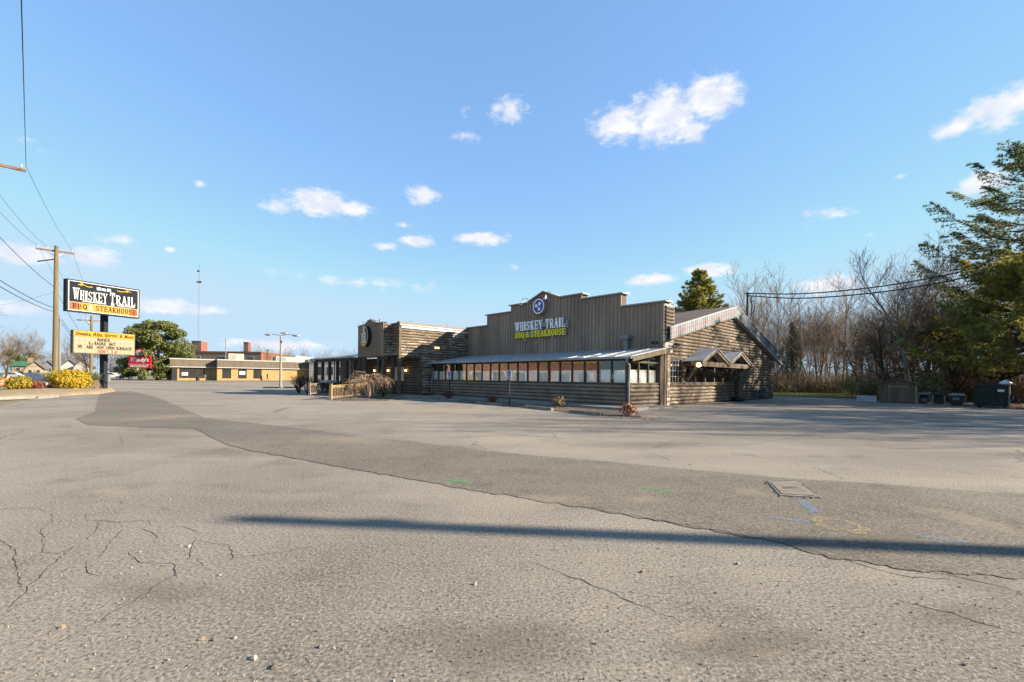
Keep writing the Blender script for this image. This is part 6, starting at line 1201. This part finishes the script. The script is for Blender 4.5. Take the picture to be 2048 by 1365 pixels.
# trees standing to the right of the picture; their shadows streak the lot
ro = random.Random(50)
for i, (x, y, k, s, lab) in enumerate([(33, 12.5, 0, 1.2, 'bare tree beyond the right edge of the lot, nearest the road'), (36, 16, 2, 1.3, 'second bare tree beyond the right edge of the lot'), (34, 19.5, 1, 1.3, 'third bare tree beyond the right edge of the lot'), (38, 10.5, 3, 1.35, 'slender bare tree beyond the right edge of the lot'), (35, 23, 0, 1.25, 'fourth bare tree beyond the right edge of the lot'), (41, 14, 4, 1.7, 'dark bare tree beyond the right edge of the lot'), (40, 20, 2, 1.5, 'broad bare tree beyond the right edge of the lot'), (31, 15, 4, 1.5, 'thick dark tree close to the right edge of the lot'), (47, 11, 2, 1.9, 'large spreading tree far beyond the right edge'), (32, 21.5, 4, 1.6, 'thick dark tree behind the third bare tree'), (52, 16, 0, 1.7, 'tallest bare tree far beyond the right edge')]):
    plant(PR[k], (x, y, 0), s, ro.random() * 6, lab, 'tree', 'trees right of the picture')
pine((46, 13.5, 0), 16, 5.0, 3.0, 27, 'second pine beyond the right edge, nearer the road', [pn_a, pn_b], .8, .24, .75, 6, .8)
pine((42, 17.5, 0), 15, 5.0, 4.0, 17, 'tall pine beyond the right edge of the lot', [pn_a, pn_b], .6, .22, .75, 5, .9)
# ------------------------------------------------------------------ shed, bins, dumpster and crate at the edge of the wood
shw_m = mat('shed_boards', (.13, .098, .065), .3, 2, .85, bump=.3, stretch=(3, 3, .3)); shl_m = mat('shed_lit_edge', (.26, .19, .11), .25, 3, .8)
p = G(1795, 806.5); sh = empty('garden_shed', (p.x, p.y, 0), R(-44), 'weathered wooden shed with double doors before the wood', 'shed'); SW, SH_, SD = 1.92, 1.3, 1.7
bd = MB().box((-SW / 2 + .03, .03, 0), (SW / 2 - .03, SD, SH_)).ob('walls', mat('shed_inner', (.06, .045, .03), .2, 2, .9), sh); n = 15
for i in range(n):
    x0 = -SW / 2 + i * SW / n; x1 = x0 + SW / n - .012; top = lambda x: SH_ + .36 * (1 - abs(x) / (SW / 2)); MB().prism([(x0, 0, .02), (x1, 0, .02), (x1, 0, top(x1)), (x0, 0, top(x0))], (0, .028, 0)).ob('board', shw_m, bd)
for i in range(9): y0 = .03 + i * .18; MB().box((SW / 2 - .028, y0, .02), (SW / 2, y0 + .168, SH_)).ob('board', shw_m, bd)
for s_ in (-1, 1): MB().prism([(s_ * (SW / 2 + .16), -.16, SH_ - .06), (0, -.16, SH_ + .38), (0, -.16, SH_ + .43), (s_ * (SW / 2 + .16), -.16, SH_ - .01)], (0, SD + .3, 0)).ob('roof', shing_m, sh)
MB().box((SW / 2 - .06, -.03, 0), (SW / 2 + .03, -.002, SH_)).ob('corner_board', shl_m, sh)  # pale strip on the right edge only: sunlit side painted in
for s_ in (-1, 1):
    dd = MB().box((s_ * .01, -.03, .08), (s_ * .52, -.004, 1.2)).ob('door', shw_m, sh)
    for z0 in (.12, .6, 1.1): MB().box((s_ * .03, -.05, z0), (s_ * .5, -.031, z0 + .07)).ob('batten', shl_m if z0 == 1.1 else shw_m, dd)
    MB().bar((s_ * .05, -.042, .2), (s_ * .49, -.042, .6), .02, .06).ob('brace', shw_m, dd)
def bin_(u, v, wd, h, lab, k):
    p = G(u, v); r_ = empty('open_bin', (p.x, p.y, 0), R(-44 - 2 * k), lab, 'bin', 'dark bins before the wood'); dm = mat('bin_dark', (.03, .03, .027), .3, 3, .7); gm2 = mat('bin_grey_edge', (.2, .185, .155), .25, 3, .8); d2 = .75
    if k < 2:
        MB().box((-wd / 2 + .04, .06, .1), (wd / 2 - .04, d2, h - .1)).ob('body', dm, r_); MB().bar((-wd / 2, 0, 0), (-wd / 2 + .05, .05, h - .06), .07).ob('leg', gm2, r_); MB().bar((wd / 2, 0, 0), (wd / 2 - .05, .05, h - .06), .07).ob('leg', gm2, r_); MB().prism([(-wd / 2 - .04, -.1, h - .08), (wd / 2 + .04, -.1, h - .08), (wd / 2 + .04, d2, h + .04), (-wd / 2 - .04, d2, h + .04)], (0, 0, .045)).ob('lid', gm2 if k == 0 else dm, r_); MB().box((-wd * .25, .03, .15), (wd * .28, .055, h * .5)).ob('front_plate', mat('bin_plate', (.17, .16, .14), .3, 3, .8) if k == 0 else dm, r_)
    else:
        MB().prism([(-wd / 2 + .16, .0, .05), (wd / 2 - .12, .0, .05), (wd / 2, .0, h - .15), (-wd / 2, .0, h - .15)], (0, d2, 0)).ob('body', dm, r_); MB().prism([(-wd / 2 - .04, -.04, h - .148), (wd / 2 + .1, -.04, h - .148), (wd / 2 - .1, d2 * .4, h), (-wd / 2 + .15, d2 * .4, h)], (0, d2 * .6, 0)).ob('lid', mat('bin_grey_edge', (.2, .185, .155)), r_); MB().box((-.15, -.012, .35), (.15, -.003, .52)).ob('label_plate', mat('bin_plate', (.17, .16, .14)), r_); MB().bar((wd / 2 + .02, .1, 0), (wd / 2 + .06, .1, h - .2), .06).ob('leg', mat('bin_grey_edge', (.2, .185, .155)), r_)
bin_(1848, 808, .6, .7, 'first small bin right of the shed, with a grey front', 0); bin_(1877, 810, .62, .72, 'middle one of the three bins', 1); bin_(1912, 812, .74, .78, 'third bin, wide topped, nearest the dumpster', 2)
p = G(1982, 816.5); dp = empty('dumpster', (p.x, p.y, 0), R(-52), 'dark green dumpster with a white sack on its lid', 'dumpster'); dg_m = mat('dumpster_green', (.012, .022, .019), .3, 2, .55); W3, H3, D3 = 1.36, 1.24, 1.0
bo = MB().prism([(-W3 / 2, 0, .12), (-W3 / 2, D3, .12), (-W3 / 2, D3, H3 + .18), (-W3 / 2, 0, H3)], (W3, 0, 0)).ob('body', dg_m, dp)
for x in (-W3 / 2 + .12, -W3 / 6, W3 / 6, W3 / 2 - .12): MB().box((x - .03, -.05, .15), (x + .03, -.002, H3 - .05)).ob('rib', dg_m, bo)
MB().box((-W3 / 2 - .03, -.06, H3 - .42), (W3 / 2 + .03, -.051, H3 - .36)).ob('rib', dg_m, bo); MB().box((W3 / 2 - .42, -.062, H3 - .3), (W3 / 2 - .16, -.053, H3 - .16)).ob('white_label', signw_m, bo)
MB().prism([(-W3 / 2 - .04, -.06, H3 + .01), (-W3 / 2 - .04, D3 + .02, H3 + .19), (-W3 / 2 - .04, D3 + .02, H3 + .23), (-W3 / 2 - .04, -.06, H3 + .05)], (W3 + .08, 0, 0)).ob('lid', black_m, dp); MB().box((W3 / 2 + .005, .3, .5), (W3 / 2 + .14, .8, .72)).ob('lifting_pocket', dg_m, dp); MB().box((W3 / 2 - .01, -.03, .02), (W3 / 2 + .05, .06, H3)).ob('corner_post', mat('lit_green_edge', (.13, .14, .09), .3, 3, .6), dp)  # pale strip at the right corner puts the sunlit side into the colour
for x in (-.5, .5):
    for y_ in (.15, .85): MB().tube([(x - .04, y_, .07), (x + .04, y_, .07)], .07, 8).ob('wheel', black_m, dp)
tag(MB().lathe((0, 0, 0), [(.12, 0), (.26, .06), (.24, .16), (.1, .25), (.03, .3)], 9, sx=1.2).ob('white_sack', signw_m, loc=Vector((p.x, p.y, 0)) + Matrix.Rotation(R(-52), 3, 'Z') @ Vector((W3 / 2 - .15, .35, H3 + .09)), smooth=True), 'white sack lying on the dumpster lid', 'sack')
p = G(1733, 805); cr = empty('white_crate', (p.x, p.y, 0), R(-36), 'low white slatted crate left of the shed', 'crate'); cm_ = mat('crate_white', (.36, .38, .39), .15, 4, .7)
for k in range(3): MB().box((-.54, 0, .06 + k * .14), (.54, .03, .17 + k * .14)).ob('slat', cm_, cr); MB().box((-.54, .57, .06 + k * .14), (.54, .6, .17 + k * .14)).ob('slat', cm_, cr)
for x in (-.5, 0, .5): MB().box((x - .03, .031, .0), (x + .03, .569, .46)).ob('rib', cm_, cr)
